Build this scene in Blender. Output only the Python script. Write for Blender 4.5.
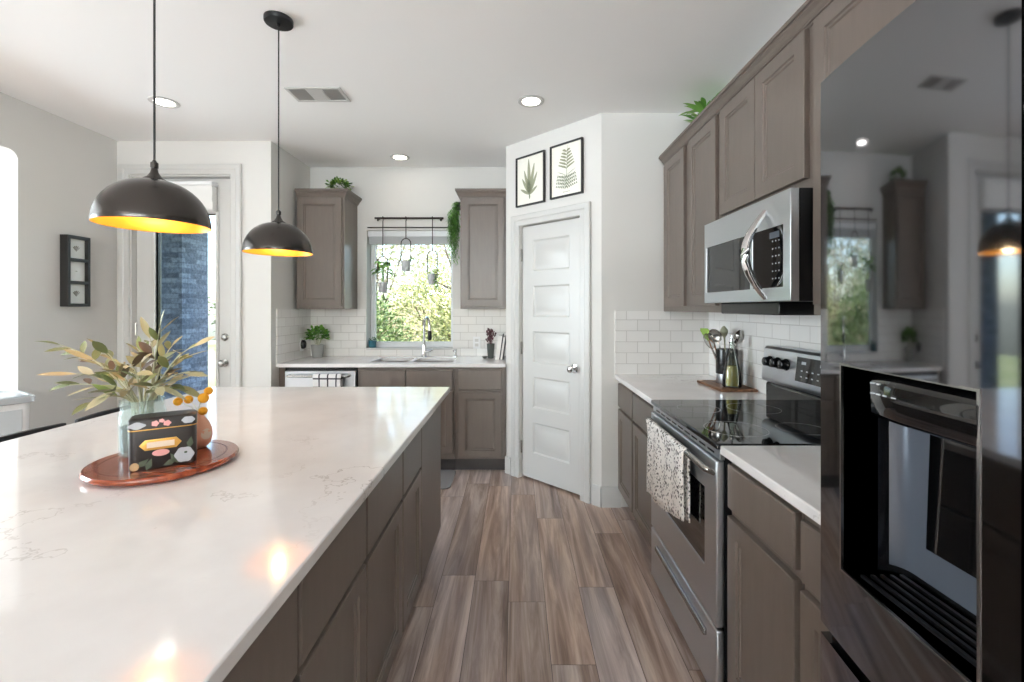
import bpy, bmesh, math, random
from mathutils import Vector, Matrix
from math import sin, cos, pi, radians as R

# ------------------------------------------------------------------ camera, light, exposure
S = bpy.context.scene
COL = S.collection
for o in list(bpy.data.objects):
    bpy.data.objects.remove(o)
CH = 1.373                      # eye height
cam_d = bpy.data.cameras.new('camera')
cam = bpy.data.objects.new('camera', cam_d)
COL.objects.link(cam)
cam.location = (0, 0, CH)
cam.rotation_euler = (R(90), 0, 0)
cam_d.sensor_width = 36
cam_d.lens = 36 * 455 / 1024
cam_d.shift_x = -4 / 1024
cam_d.shift_y = -33 / 1024
cam_d.clip_start = 0.03
S.camera = cam
S.view_settings.view_transform = 'Standard'
S.view_settings.look = 'None'
S.view_settings.gamma = 1
S.view_settings.use_curve_mapping = False
S.view_settings.exposure = 0.66
S.cycles.max_bounces = 14
S.cycles.diffuse_bounces = 7
S.cycles.glossy_bounces = 6
S.cycles.transmission_bounces = 8
S.cycles.transparent_max_bounces = 12
S.cycles.sample_clamp_indirect = 6
S.cycles.caustics_reflective = False
S.cycles.caustics_refractive = False
S.cycles.use_denoising = True

world = bpy.data.worlds.new('sky')
S.world = world
world.use_nodes = True
wn = world.node_tree.nodes
sky = wn.new('ShaderNodeTexSky')
sky.sky_type = 'NISHITA'
sky.sun_disc = False
sky.sun_elevation = R(48)
sky.sun_rotation = R(150)
sky.air_density = 1.0
sky.dust_density = 2.0
world.node_tree.links.new(sky.outputs[0], wn['Background'].inputs[0])
wn['Background'].inputs[1].default_value = 0.62

def light(name, kind, loc, rot, energy, color=(1, 1, 1), size=None, size_y=None, shape=None, parent=None, **kw):
    d = bpy.data.lights.new(name, kind)
    d.energy = energy
    d.color = color
    if shape: d.shape = shape
    if size is not None:
        if kind == 'AREA': d.size = size
        else: d.shadow_soft_size = size
    if size_y is not None: d.size_y = size_y
    for k, v in kw.items(): setattr(d, k, v)
    o = bpy.data.objects.new(name, d)
    COL.objects.link(o)
    o.location = loc
    o.rotation_euler = rot
    if parent: o.parent = parent
    return o

sun = light('sun', 'SUN', (3, -6, 9), (R(42), 0, R(28)), 4.6, (1.0, 0.97, 0.92))
sun.data.angle = R(1.0)
# fill lamps added behind the camera, aimed up at the ceiling; then nook window daylight
for i, wx in enumerate((-4.3, -1.9, 0.3)):
    light('window_daylight', 'AREA', (wx, -6.3, 1.95), (R(172), 0, 0), 470, (0.81, 0.92, 1.0), 1.9, 2.2, 'RECTANGLE')
light('nook_daylight', 'AREA', (-5.85, 1.6, 1.45), (R(93), 0, R(-90)), 150, (0.81, 0.92, 1.0), 2.2, 2.0, 'RECTANGLE')

# ------------------------------------------------------------------ materials
def lin(c):
    r = []
    for x in c[:3]:
        x = x / 255
        r.append(x / 12.92 if x <= 0.04045 else ((x + 0.055) / 1.055) ** 2.4)
    return (*r, 1)

MATS = {}
def mat(name, col=(200, 200, 200), rough=0.5, metal=0.0, spec=None, emit=None, estr=0.0, trans=0.0, coat=0.0, ior=None, alpha=1.0):
    m = bpy.data.materials.new(name)
    m.use_nodes = True
    p = m.node_tree.nodes['Principled BSDF']
    p.inputs['Base Color'].default_value = lin(col)
    p.inputs['Roughness'].default_value = rough
    p.inputs['Metallic'].default_value = metal
    if spec is not None: p.inputs['Specular IOR Level'].default_value = spec
    if emit is not None:
        p.inputs['Emission Color'].default_value = lin(emit)
        p.inputs['Emission Strength'].default_value = estr
    p.inputs['Transmission Weight'].default_value = trans
    p.inputs['Coat Weight'].default_value = coat
    p.inputs['Coat Roughness'].default_value = 0.05
    if ior: p.inputs['IOR'].default_value = ior
    MATS[name] = m
    return m

class NT:
    """tiny node helper"""
    def __init__(s, m):
        s.t = m.node_tree; s.n = s.t.nodes; s.p = s.n['Principled BSDF']
    def new(s, typ, **kw):
        n = s.n.new(typ)
        for k, v in kw.items():
            if k.startswith('i_'):
                key = k[2:]
                key = int(key) if key.isdigit() else key.replace('_', ' ')
                n.inputs[key].default_value = v
            else: setattr(n, k, v)
        return n
    def l(s, a, b): s.t.links.new(a, b)
    def pos(s):
        g = s.new('ShaderNodeNewGeometry'); x = s.new('ShaderNodeSeparateXYZ')
        s.l(g.outputs['Position'], x.inputs[0]); return x
    def comb(s, a, b, c=None):
        n = s.new('ShaderNodeCombineXYZ')
        for i, k in enumerate((a, b, c)):
            if k is None: continue
            if isinstance(k, (int, float)): n.inputs[i].default_value = k
            else: s.l(k, n.inputs[i])
        return n.outputs[0]
    def math(s, op, a, b=None):
        n = s.new('ShaderNodeMath', operation=op)
        for i, k in enumerate((a, b)):
            if k is None: continue
            if isinstance(k, (int, float)): n.inputs[i].default_value = k
            else: s.l(k, n.inputs[i])
        return n.outputs[0]
    def ramp(s, f, stops):
        n = s.new('ShaderNodeValToRGB')
        e = n.color_ramp.elements
        while len(e) < len(stops): e.new(0.5)
        for k, (p, c) in zip(e, stops):
            k.position = p; k.color = lin(c) if max(c) > 3 else (*c, 1)
        s.l(f, n.inputs[0]); return n.outputs[0]
    def mix(s, f, a, b, blend='MIX'):
        n = s.new('ShaderNodeMix', data_type='RGBA', blend_type=blend)
        for i, k in ((0, f), (6, a), (7, b)):
            if isinstance(k, (int, float)): n.inputs[i].default_value = k
            elif isinstance(k, tuple): n.inputs[i].default_value = k
            else: s.l(k, n.inputs[i])
        return n.outputs[2]
    def bump(s, h, strength=0.3, dist=0.002):
        n = s.new('ShaderNodeBump', i_Strength=strength, i_Distance=dist)
        s.l(h, n.inputs['Height']); s.l(n.outputs[0], s.p.inputs['Normal'])

def noise_bump(m, scale, strength, dist=0.001):
    t = NT(m)
    n = t.new('ShaderNodeTexNoise', i_Scale=scale, i_Detail=3.0)
    t.l(t.new('ShaderNodeTexCoord').outputs['Object'], n.inputs['Vector'])
    t.bump(n.outputs[0], strength, dist)

WALL = mat('wall_paint', (217, 215, 211), 0.75); noise_bump(WALL, 90, 0.08)
CEIL = mat('ceiling_paint', (248, 248, 247), 0.85); noise_bump(CEIL, 70, 0.12)
TRIM = mat('trim_paint', (203, 202, 199), 0.35)
CAB = mat('cabinet_paint', (106, 95, 88), 0.36, coat=0.05)
CAB.node_tree.nodes['Principled BSDF'].inputs['Coat Roughness'].default_value = 0.18
t = NT(CAB)
n_ = t.new('ShaderNodeTexNoise', i_Scale=14.0, i_Detail=4.0)
t.l(t.comb(t.math('MULTIPLY', t.pos().outputs[0], 3.0), t.math('MULTIPLY', t.pos().outputs[1], 3.0), t.math('MULTIPLY', t.pos().outputs[2], 0.5)), n_.inputs['Vector'])
t.l(t.ramp(n_.outputs[0], [(0.3, (106, 95, 87)), (0.7, (111, 100, 92))]), t.p.inputs['Base Color'])
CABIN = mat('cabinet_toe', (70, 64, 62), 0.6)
STEEL = mat('stainless_steel', (206, 209, 213), 0.34, 1.0)
def brushed(m, sx, sy, sz, amt=0.12):
    t = NT(m)
    n = t.new('ShaderNodeTexNoise', i_Scale=1.0, i_Detail=2.0)
    p = t.pos()
    t.l(t.comb(t.math('MULTIPLY', p.outputs[0], sx), t.math('MULTIPLY', p.outputs[1], sy), t.math('MULTIPLY', p.outputs[2], sz)), n.inputs['Vector'])
    r = m.node_tree.nodes['Principled BSDF'].inputs['Roughness'].default_value
    t.l(t.math('ADD', t.math('MULTIPLY', n.outputs[0], amt), r - amt / 2), t.p.inputs['Roughness'])
brushed(STEEL, 2, 2, 400, 0.04)
CHROME = mat('chrome', (215, 215, 215), 0.09, 1.0)
NICKEL = mat('satin_nickel', (180, 178, 174), 0.22, 1.0)
DKMETAL = mat('dark_bronze', (52, 44, 40), 0.4, 0.7)
BLKMETAL = mat('black_metal', (28, 28, 30), 0.35, 0.4)
BLACK = mat('black_plastic', (16, 16, 17), 0.25)
BLKGLASS = mat('black_glass', (9, 9, 10), 0.03, 0.0, 0.7)
FRIDGE = mat('black_stainless', (128, 129, 133), 0.05, 1.0)
brushed(FRIDGE, 3, 3, 300, 0.015)
FRIDGEIN = mat('dispenser_plastic', (20, 20, 22), 0.2)
DISPPLATE = mat('dispenser_plate', (96, 102, 112), 0.3, 0.25)
PLATELT = mat('bright_edge', (170, 168, 166), 0.25, 1.0)
MARK = mat('printed_mark', (168, 172, 176), 0.5)
GOLD = mat('gold_leaf_lining', (226, 160, 58), 0.36, 0.55)
SHADE = mat('graphite_shade', (76, 72, 69), 0.24, 0.85)
CORD = mat('black_cord', (20, 20, 20), 0.5)
BULB = mat('warm_bulb', (255, 240, 210), 0.3, emit=(255, 196, 110), estr=14)
LENS = mat('downlight_lens', (255, 255, 255), 0.4, emit=(255, 246, 232), estr=5)
WHITEP = mat('white_plastic', (236, 237, 238), 0.35)
CLEARLID = mat('frosted_lid', (226, 233, 238), 0.25, trans=0.45, ior=1.3)
REDWOOD = mat('rosewood', (140, 66, 36), 0.16, coat=0.5)
t = NT(REDWOOD); p = t.pos()
n_ = t.new('ShaderNodeTexNoise', i_Scale=1.0, i_Detail=5.0)
t.l(t.comb(t.math('MULTIPLY', p.outputs[0], 9.0), t.math('MULTIPLY', p.outputs[1], 60.0), 0.0), n_.inputs['Vector'])
t.l(t.ramp(n_.outputs[0], [(0.3, (104, 40, 20)), (0.55, (150, 70, 38)), (0.75, (172, 92, 54))]), t.p.inputs['Base Color'])
BOARD = mat('walnut_board', (120, 82, 56), 0.5)
t = NT(BOARD); p = t.pos()
n_ = t.new('ShaderNodeTexNoise', i_Scale=1.0, i_Detail=4.0)
t.l(t.comb(t.math('MULTIPLY', p.outputs[0], 80.0), t.math('MULTIPLY', p.outputs[1], 8.0), 0.0), n_.inputs['Vector'])
t.l(t.ramp(n_.outputs[0], [(0.3, (92, 60, 40)), (0.7, (146, 104, 74))]), t.p.inputs['Base Color'])

QUARTZ = mat('white_quartz', (226, 221, 217), 0.09)
t = NT(QUARTZ); p = t.pos()
vec = t.comb(p.outputs[0], p.outputs[1], p.outputs[2])
w1 = t.new('ShaderNodeTexNoise', i_Scale=2.3, i_Detail=6.0, i_Roughness=0.62)
t.l(vec, w1.inputs['Vector'])
d1 = t.math('ABSOLUTE', t.math('SUBTRACT', w1.outputs[0], 0.5))
w2 = t.new('ShaderNodeTexNoise', i_Scale=1.3, i_Detail=2.0)
t.l(vec, w2.inputs['Vector'])
vein = t.math('MULTIPLY', t.math('LESS_THAN', d1, 0.004), t.ramp(w2.outputs[0], [(0.5, (0.0, 0.0, 0.0)), (0.68, (1.0, 1.0, 1.0))]))
w3 = t.new('ShaderNodeTexNoise', i_Scale=6.0, i_Detail=5.0)
t.l(vec, w3.inputs['Vector'])
base = t.ramp(w3.outputs[0], [(0.35, (228, 224, 223)), (0.65, (236, 233, 232))])
t.l(t.mix(t.math('MULTIPLY', vein, 0.5), base, lin((150, 138, 130))), t.p.inputs['Base Color'])

def tile_mat(name, axis):
    m = mat(name, (236, 234, 231), 0.12)
    t = NT(m); p = t.pos()
    b = t.new('ShaderNodeTexBrick', offset=0.5, i_Scale=1.0, i_Mortar_Size=0.0022, i_Mortar_Smooth=0.2,
              i_Brick_Width=0.152, i_Row_Height=0.0755)
    b.inputs['Color1'].default_value = lin((238, 236, 233))
    b.inputs['Color2'].default_value = lin((231, 229, 226))
    b.inputs['Mortar'].default_value = lin((196, 192, 188))
    z = t.math('SUBTRACT', p.outputs[2], 0.914)
    t.l(t.comb(p.outputs[axis], z), b.inputs['Vector'])
    t.l(b.outputs['Color'], t.p.inputs['Base Color'])
    n = t.new('ShaderNodeTexNoise', i_Scale=9.0, i_Detail=1.0)
    t.l(t.comb(p.outputs[axis], z), n.inputs['Vector'])
    t.bump(t.math('ADD', t.math('SUBTRACT', 1.0, b.outputs['Fac']), t.math('MULTIPLY', n.outputs[0], 0.25)), 0.6, 0.0025)
    t.l(t.math('ADD', t.math('MULTIPLY', b.outputs['Fac'], 0.6), 0.12), t.p.inputs['Roughness'])
    return m
TILEX = tile_mat('subway_tile_facing_back', 0)
TILEY = tile_mat('subway_tile_facing_side', 1)

FLOOR = mat('plank_floor', (130, 110, 96), 0.33)
t = NT(FLOOR); p = t.pos()
u = t.math('ADD', p.outputs[1], 0.35)
v = t.math('ADD', p.outputs[0], 0.036)
b = t.new('ShaderNodeTexBrick', offset=0.0, offset_frequency=2, i_Scale=1.0, i_Mortar_Size=0.0011, i_Mortar_Smooth=0.1,
          i_Brick_Width=1.22, i_Row_Height=0.172)
b.inputs['Color1'].default_value = (0, 0, 0, 1)
b.inputs['Color2'].default_value = (1, 1, 1, 1)
b.inputs['Mortar'].default_value = (0.5, 0.5, 0.5, 1)
row = t.math('FLOOR', t.math('DIVIDE', v, 0.172))
stag = t.math('MULTIPLY', t.math('FRACT', t.math('ABSOLUTE', t.math('MULTIPLY', t.math('SINE', t.math('MULTIPLY', t.math('ADD', row, 3.0), 12.9898)), 437.58))), 1.22)
t.l(t.comb(t.math('ADD', u, stag), v), b.inputs['Vector'])
rnd = t.new('ShaderNodeSeparateColor'); t.l(b.outputs['Color'], rnd.inputs[0])
off = t.math('MULTIPLY', rnd.outputs[0], 37.0)
g1 = t.new('ShaderNodeTexNoise', i_Scale=1.0, i_Detail=7.0, i_Roughness=0.65, i_Distortion=0.6)
t.l(t.comb(t.math('MULTIPLY', p.outputs[0], 17.0), t.math('MULTIPLY', p.outputs[1], 1.1), off), g1.inputs['Vector'])
g2 = t.new('ShaderNodeTexNoise', i_Scale=1.0, i_Detail=3.0)
t.l(t.comb(t.math('MULTIPLY', p.outputs[0], 5.0), t.math('MULTIPLY', p.outputs[1], 0.7), off), g2.inputs['Vector'])
c1 = t.ramp(g1.outputs[0], [(0.35, (76, 63, 58)), (0.44, (142, 125, 116)), (0.53, (190, 174, 165)), (0.64, (236, 224, 215))])
c2 = t.ramp(g2.outputs[0], [(0.34, (126, 98, 82)), (0.45, (180, 154, 136)), (0.55, (172, 155, 148)), (0.66, (206, 191, 185))])
c = t.mix(0.5, c1, c2)
tint = t.ramp(rnd.outputs[0], [(0.0, (0.84, 0.82, 0.82)), (0.35, (1.1, 0.98, 0.88)), (0.65, (1.0, 1.0, 1.02)), (1.0, (1.22, 1.2, 1.2))])
c = t.mix(1.0, c, tint, 'MULTIPLY')
c = t.mix(b.outputs['Fac'], c, lin((60, 48, 42)))
t.l(c, t.p.inputs['Base Color'])
t.bump(t.math('SUBTRACT', t.math('MULTIPLY', g1.outputs[0], 0.35), b.outputs['Fac']), 0.25, 0.0015)

BRICK = mat('blue_grey_brick', (95, 110, 130), 0.8)
t = NT(BRICK); p = t.pos()
b = t.new('ShaderNodeTexBrick', offset=0.5, i_Scale=1.0, i_Mortar_Size=0.006, i_Brick_Width=0.19, i_Row_Height=0.062)
b.inputs['Color1'].default_value = lin((82, 92, 110)); b.inputs['Color2'].default_value = lin((134, 146, 164)); b.inputs['Mortar'].default_value = lin((104, 116, 134))
t.l(t.comb(t.math('ADD', p.outputs[0], p.outputs[1]), p.outputs[2]), b.inputs['Vector'])
nb = t.new('ShaderNodeTexNoise', i_Scale=26.0, i_Detail=4.0)
t.l(t.comb(p.outputs[0], p.outputs[1], p.outputs[2]), nb.inputs['Vector'])
t.l(t.mix(1.0, b.outputs['Color'], t.ramp(nb.outputs[0], [(0.3, (0.6, 0.62, 0.66)), (0.65, (1.35, 1.35, 1.35))]), 'MULTIPLY'), t.p.inputs['Base Color'])
t.bump(t.math('SUBTRACT', 1.0, b.outputs['Fac']), 0.7, 0.006)

GLASS = bpy.data.materials.new('window_glass'); GLASS.use_nodes = True
nt = GLASS.node_tree; nt.nodes.remove(nt.nodes['Principled BSDF'])
tr = nt.nodes.new('ShaderNodeBsdfTransparent'); tr.inputs[0].default_value = (0.96, 0.98, 0.97, 1)
gl = nt.nodes.new('ShaderNodeBsdfGlossy'); gl.inputs['Roughness'].default_value = 0.01
fr = nt.nodes.new('ShaderNodeFresnel'); fr.inputs[0].default_value = 1.25
mx = nt.nodes.new('ShaderNodeMixShader')
nt.links.new(fr.outputs[0], mx.inputs[0]); nt.links.new(tr.outputs[0], mx.inputs[1]); nt.links.new(gl.outputs[0], mx.inputs[2])
nt.links.new(mx.outputs[0], nt.nodes['Material Output'].inputs[0])

def thin_glass(name, tint):
    m = GLASS.copy(); m.name = name
    for n in m.node_tree.nodes:
        if n.type == 'BSDF_TRANSPARENT': n.inputs[0].default_value = tint
        if n.type == 'FRESNEL': n.inputs[0].default_value = 1.45
    return m
JARGLASS = mat('aqua_jar_glass', (226, 238, 237), 0.06)
t = NT(JARGLASS); tr_n = t.new('ShaderNodeBsdfTransparent'); tr_n.inputs[0].default_value = (0.94, 0.985, 0.985, 1)
mx_n = t.new('ShaderNodeMixShader', i_0=0.17); t.l(tr_n.outputs[0], mx_n.inputs[1]); t.l(t.p.outputs[0], mx_n.inputs[2])
t.l(mx_n.outputs[0], t.n['Material Output'].inputs[0])
BOTGLASS = thin_glass('clear_bottle_glass', (0.9, 0.93, 0.9, 1))

def leaf_mat(name, cols, rough=0.5, sub=0.0):
    m = mat(name, cols[0], rough)
    t = NT(m)
    g = t.new('ShaderNodeNewGeometry')
    t.l(t.ramp(g.outputs['Random Per Island'], [(i / max(1, len(cols) - 1), c) for i, c in enumerate(cols)]), t.p.inputs['Base Color'])
    return m
LEAF = leaf_mat('green_leaf', [(46, 92, 30), (84, 138, 46), (122, 170, 70)])
LEAF2 = leaf_mat('light_green_leaf', [(84, 140, 54), (120, 172, 76), (156, 196, 104)])
BOX = leaf_mat('boxwood_leaf', [(40, 80, 24), (78, 124, 40), (150, 176, 84)])
FERN = leaf_mat('fern_leaf', [(66, 122, 44), (100, 158, 62), (130, 180, 84)])
OLIVE = leaf_mat('olive_leaf', [(88, 100, 62), (118, 126, 84), (146, 148, 108), (196, 178, 138), (104, 114, 68), (126, 136, 84), (84, 60, 46), (160, 162, 128), (214, 200, 170), (116, 146, 52)])
STEM = mat('grey_green_stem', (176, 176, 148), 0.6)
BROWNSTEM = mat('brown_stem', (92, 74, 56), 0.7)
PURPLE = leaf_mat('purple_leaf', [(70, 36, 46), (96, 50, 60), (60, 40, 40), (120, 66, 74)])
HEDGE = leaf_mat('hedge_leaf', [(104, 118, 72), (150, 158, 98), (188, 188, 128), (212, 206, 158)])
HEDGE2 = leaf_mat('dark_hedge_leaf', [(76, 98, 58), (112, 136, 82), (150, 166, 112)])
PALE = leaf_mat('pale_tree_leaf', [(190, 186, 160), (214, 208, 196), (176, 186, 140)])
BARK = mat('bark', (84, 70, 60), 0.9)
LAWN = mat('lawn', (150, 160, 96), 0.9)
t = NT(LAWN)
n_ = t.new('ShaderNodeTexNoise', i_Scale=6.0, i_Detail=6.0)
t.l(t.ramp(n_.outputs[0], [(0.35, (120, 138, 72)), (0.65, (184, 184, 136))]), t.p.inputs['Base Color'])
PAVE = mat('patio_concrete', (206, 202, 194), 0.9); noise_bump(PAVE, 30, 0.3)
POT = mat('pale_ceramic', (196, 198, 200), 0.45)
POTGREY = mat('grey_concrete_pot', (150, 150, 148), 0.7); noise_bump(POTGREY, 60, 0.3)
POTDARK = mat('dark_pot', (74, 78, 74), 0.5)
POTTEAL = mat('teal_pot', (40, 98, 112), 0.35)
SOIL = mat('soil', (60, 46, 36), 0.95)
TERRA = mat('terracotta', (230, 176, 148), 0.55); noise_bump(TERRA, 60, 0.15)
CREAM = mat('cream_paint', (226, 206, 186), 0.5)
YELLOW = mat('billy_button_yellow', (226, 158, 34), 0.8); noise_bump(YELLOW, 300, 0.8, 0.002)
TIN = mat('dark_tin', (34, 28, 27), 0.4, coat=0.08)
TINGOLD = mat('tin_gold', (204, 152, 76), 0.3, 0.6)
PINK = mat('pink_print', (226, 160, 156), 0.4)
GREYW = mat('white_print', (178, 180, 186), 0.4)
DGREEN = mat('dark_green_print', (72, 84, 66), 0.4)
PAPER = mat('print_paper', (240, 237, 226), 0.7)
PAPERW = mat('photo_paper', (232, 234, 230), 0.4)
FRAMEB = mat('black_frame', (34, 32, 31), 0.4)
PRINTG = mat('print_green', (158, 160, 134), 0.8)
PRINTG2 = mat('print_dark_green', (124, 132, 110), 0.8)
INK = mat('print_ink', (120, 116, 104), 0.8)
UPHOL = mat('black_leather', (30, 31, 34), 0.42)
MAT = mat('grey_mat', (138, 136, 138), 0.9); noise_bump(MAT, 200, 0.5)
OIL = mat('infused_oil', (206, 188, 104), 0.1, trans=0.15, ior=1.4)
BOOKW = mat('book_white', (230, 226, 222), 0.6)
BOOKD = mat('book_dark', (58, 54, 56), 0.6)
GREENSIL = mat('green_silicone', (140, 170, 70), 0.5)
WOODU = mat('wooden_spoon', (150, 102, 64), 0.6)
SHADEFAB = mat('white_fabric', (238, 238, 236), 0.8)
BLIND = mat('blind_slat', (206, 208, 210), 0.55)
VINYL = mat('vinyl_frame', (232, 234, 236), 0.4)
VENTGREY = mat('vent_grey', (178, 178, 178), 0.6)

TOWEL = mat('speckled_towel', (232, 228, 222), 0.9)
t = NT(TOWEL)
tc = t.new('ShaderNodeTexCoord')
vo = t.new('ShaderNodeTexVoronoi', i_Scale=78.0, feature='F1')
nz = t.new('ShaderNodeTexNoise', i_Scale=34.0, i_Detail=3.0)
t.l(tc.outputs['Object'], vo.inputs['Vector']); t.l(tc.outputs['Object'], nz.inputs['Vector'])
msk = t.math('LESS_THAN', t.math('ADD', vo.outputs['Distance'], t.math('MULTIPLY', nz.outputs[0], 0.8)), 0.76)
t.l(t.mix(msk, lin((234, 229, 224)), lin((92, 86, 84))), t.p.inputs['Base Color'])
PLAID = mat('plaid_towel', (226, 224, 224), 0.9)
t = NT(PLAID); tc = t.new('ShaderNodeTexCoord'); sx = t.new('ShaderNodeSeparateXYZ'); t.l(tc.outputs['Object'], sx.inputs[0])
def stripes(a, per, wd, ph): return t.math('LESS_THAN', t.math('FRACT', t.math('ADD', t.math('DIVIDE', a, per), ph)), wd)
ms = t.math('MAXIMUM', stripes(sx.outputs[0], 0.07, 0.17, 0.35), stripes(sx.outputs[2], 0.07, 0.17, 0.35))
t.l(t.mix(ms, lin((228, 226, 226)), lin((52, 50, 58))), t.p.inputs['Base Color'])

# ------------------------------------------------------------------ mesh helpers
class MB:
    def __init__(s, org=(0, 0, 0)):
        s.v = []; s.f = []; s.m = []; s.mi = 0; s.o = Vector(org)
    def add(s, vs, fs):
        k = len(s.v)
        s.v += [Vector(x) - s.o for x in vs]
        s.f += [tuple(k + i for i in f) for f in fs]
        s.m += [s.mi] * len(fs)
        return s
    def box(s, x0, x1, y0, y1, z0, z1):
        vs = [(x0, y0, z0), (x1, y0, z0), (x1, y1, z0), (x0, y1, z0), (x0, y0, z1), (x1, y0, z1), (x1, y1, z1), (x0, y1, z1)]
        return s.add(vs, [(0, 3, 2, 1), (4, 5, 6, 7), (0, 1, 5, 4), (1, 2, 6, 5), (2, 3, 7, 6), (3, 0, 4, 7)])
    def rings(s, rings, cap0=True, cap1=True, closed=True):
        n = len(rings[0]); vs = [p for r in rings for p in r]; fs = []
        for i in range(len(rings) - 1):
            for j in range(n if closed else n - 1):
                k = (j + 1) % n
                fs.append((i * n + j, i * n + k, (i + 1) * n + k, (i + 1) * n + j))
        if cap0: fs.append(tuple(reversed(range(n))))
        if cap1: fs.append(tuple((len(rings) - 1) * n + j for j in range(n)))
        return s.add(vs, fs)
    def frontstack(s, rects, cap0=True, cap1=True):
        """rects: (x0,x1,z0,z1,y) successive rectangular rings"""
        return s.rings([[(a, y, c), (b, y, c), (b, y, d), (a, y, d)] for a, b, c, d, y in rects], cap0, cap1)
    def lathe(s, prof, c=(0, 0, 0), n=28, cap0=True, cap1=True):
        c = Vector(c)
        return s.rings([[c + Vector((r * cos(2 * pi * k / n), r * sin(2 * pi * k / n), z)) for k in range(n)] for r, z in prof], cap0, cap1)
    def tube(s, pts, r, n=8, cap=True):
        pts = [Vector(p) for p in pts]; rings = []
        rr = r if isinstance(r, (list, tuple)) else [r] * len(pts)
        ref = None
        for i, p in enumerate(pts):
            d = (pts[min(i + 1, len(pts) - 1)] - pts[max(i - 1, 0)])
            if d.length < 1e-9: d = Vector((0, 0, 1))
            d.normalize()
            if ref is None:
                ref = Vector((0, 0, 1)) if abs(d.z) < 0.9 else Vector((1, 0, 0))
            a = d.cross(ref)
            if a.length < 1e-6: a = d.cross(Vector((0.3, 1, 0.2)))
            a.normalize(); b = d.cross(a); ref = -a.cross(d) if False else ref
            ref = b.cross(d) * 0 + (a.cross(d) if False else ref)
            rings.append([p + (a * cos(2 * pi * k / n) + b * sin(2 * pi * k / n)) * rr[i] for k in range(n)])
        return s.rings(rings, cap, cap)
    def sphere(s, c, r, n=14, m=8, sc=(1, 1, 1)):
        c = Vector(c)
        prof = [(r * sin(pi * i / m), -r * cos(pi * i / m)) for i in range(1, m)]
        rings = [[c + Vector((a * cos(2 * pi * k / n) * sc[0], a * sin(2 * pi * k / n) * sc[1], z * sc[2])) for k in range(n)] for a, z in prof]
        return s.rings(rings)
    def panel(s, us, vs, hole, P, d0, d1):
        """slab over a u/v grid with missing cells; P(u,v,d) gives the point; closed sides round every edge"""
        nu, nv = len(us) - 1, len(vs) - 1
        solid = lambda i, j: 0 <= i < nu and 0 <= j < nv and not hole(i, j)
        vid = {}; V = []; F = []
        def g(i, j, d):
            k = (i, j, d)
            if k not in vid: vid[k] = len(V); V.append(P(us[i], vs[j], (d0, d1)[d]))
            return vid[k]
        for i in range(nu):
            for j in range(nv):
                if not solid(i, j): continue
                F.append((g(i, j, 0), g(i + 1, j, 0), g(i + 1, j + 1, 0), g(i, j + 1, 0)))
                F.append((g(i, j, 1), g(i, j + 1, 1), g(i + 1, j + 1, 1), g(i + 1, j, 1)))
                for a, b, q in (((i, j), (i + 1, j), (i, j - 1)), ((i + 1, j), (i + 1, j + 1), (i + 1, j)), ((i + 1, j + 1), (i, j + 1), (i, j + 1)), ((i, j + 1), (i, j), (i - 1, j))):
                    if not solid(*q): F.append((g(*a, 0), g(*a, 1), g(*b, 1), g(*b, 0)))
        return s.add(V, F)
    def leaf(s, base, d, up, L, W, droop=0.2, seg=4):
        base = Vector(base); d = Vector(d).normalized(); up = Vector(up)
        side = d.cross(up)
        if side.length < 1e-4: side = d.cross(Vector((0.3, 0.8, 0.1)))
        side.normalize(); nrm = side.cross(d).normalized()
        vs = []; fs = []
        for i in range(seg + 1):
            q = i / seg
            c = base + d * (L * q) - Vector((0, 0, 1)) * (droop * L * q * q)
            w = W * 0.5 * (math.sin(pi * min(1, q * 0.97 + 0.03)) ** 0.8 if 0 < i < seg else (0.12 if i == 0 else 0.03))
            vs += [c - side * w + nrm * w * 0.25, c, c + side * w + nrm * w * 0.25]
        for i in range(seg):
            a = i * 3
            fs += [(a, a + 1, a + 4, a + 3), (a + 1, a + 2, a + 5, a + 4)]
        return s.add(vs, fs)
    def sweep(s, path, prof, closed=False):
        """prof: (out, z) profile swept along an XY polyline, out = to the right of travel, mitred"""
        n = len(path); rings = []
        for i in range(n):
            p = Vector(path[i][:2])
            d0 = (p - Vector(path[i - 1][:2])).normalized() if i > 0 else None
            d1 = (Vector(path[i + 1][:2]) - p).normalized() if i < n - 1 else None
            d0 = d0 or d1; d1 = d1 or d0
            n0 = Vector((d0.y, -d0.x)); n1 = Vector((d1.y, -d1.x))
            m = (n0 + n1) / (1 + n0.dot(n1))
            rings.append([(p.x + m.x * o, p.y + m.y * o, z) for o, z in prof])
        return s.rings(rings)
    def build(s, name, mats, parent=None, bevel=0.0, smooth=True, seg=2, sharp=38, kind=None):
        me = bpy.data.meshes.new(name)
        me.from_pydata([tuple(x) for x in s.v], [], s.f)
        mats = mats if isinstance(mats, (list, tuple)) else [mats]
        for m in mats: me.materials.append(m)
        if len(mats) > 1: me.polygons.foreach_set('material_index', s.m)
        bm = bmesh.new(); bm.from_mesh(me)
        bmesh.ops.recalc_face_normals(bm, faces=bm.faces)
        bm.to_mesh(me); bm.free()
        if smooth:
            me.polygons.foreach_set('use_smooth', [True] * len(me.polygons))
            me.set_sharp_from_angle(angle=R(sharp))
        o = bpy.data.objects.new(name, me)
        COL.objects.link(o)
        if parent: o.parent = parent
        if bevel:
            b = o.modifiers.new('bevel', 'BEVEL'); b.width = bevel; b.segments = seg
            b.limit_method = 'ANGLE'; b.angle_limit = R(40)
        if kind: o['kind'] = kind
        return o

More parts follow.
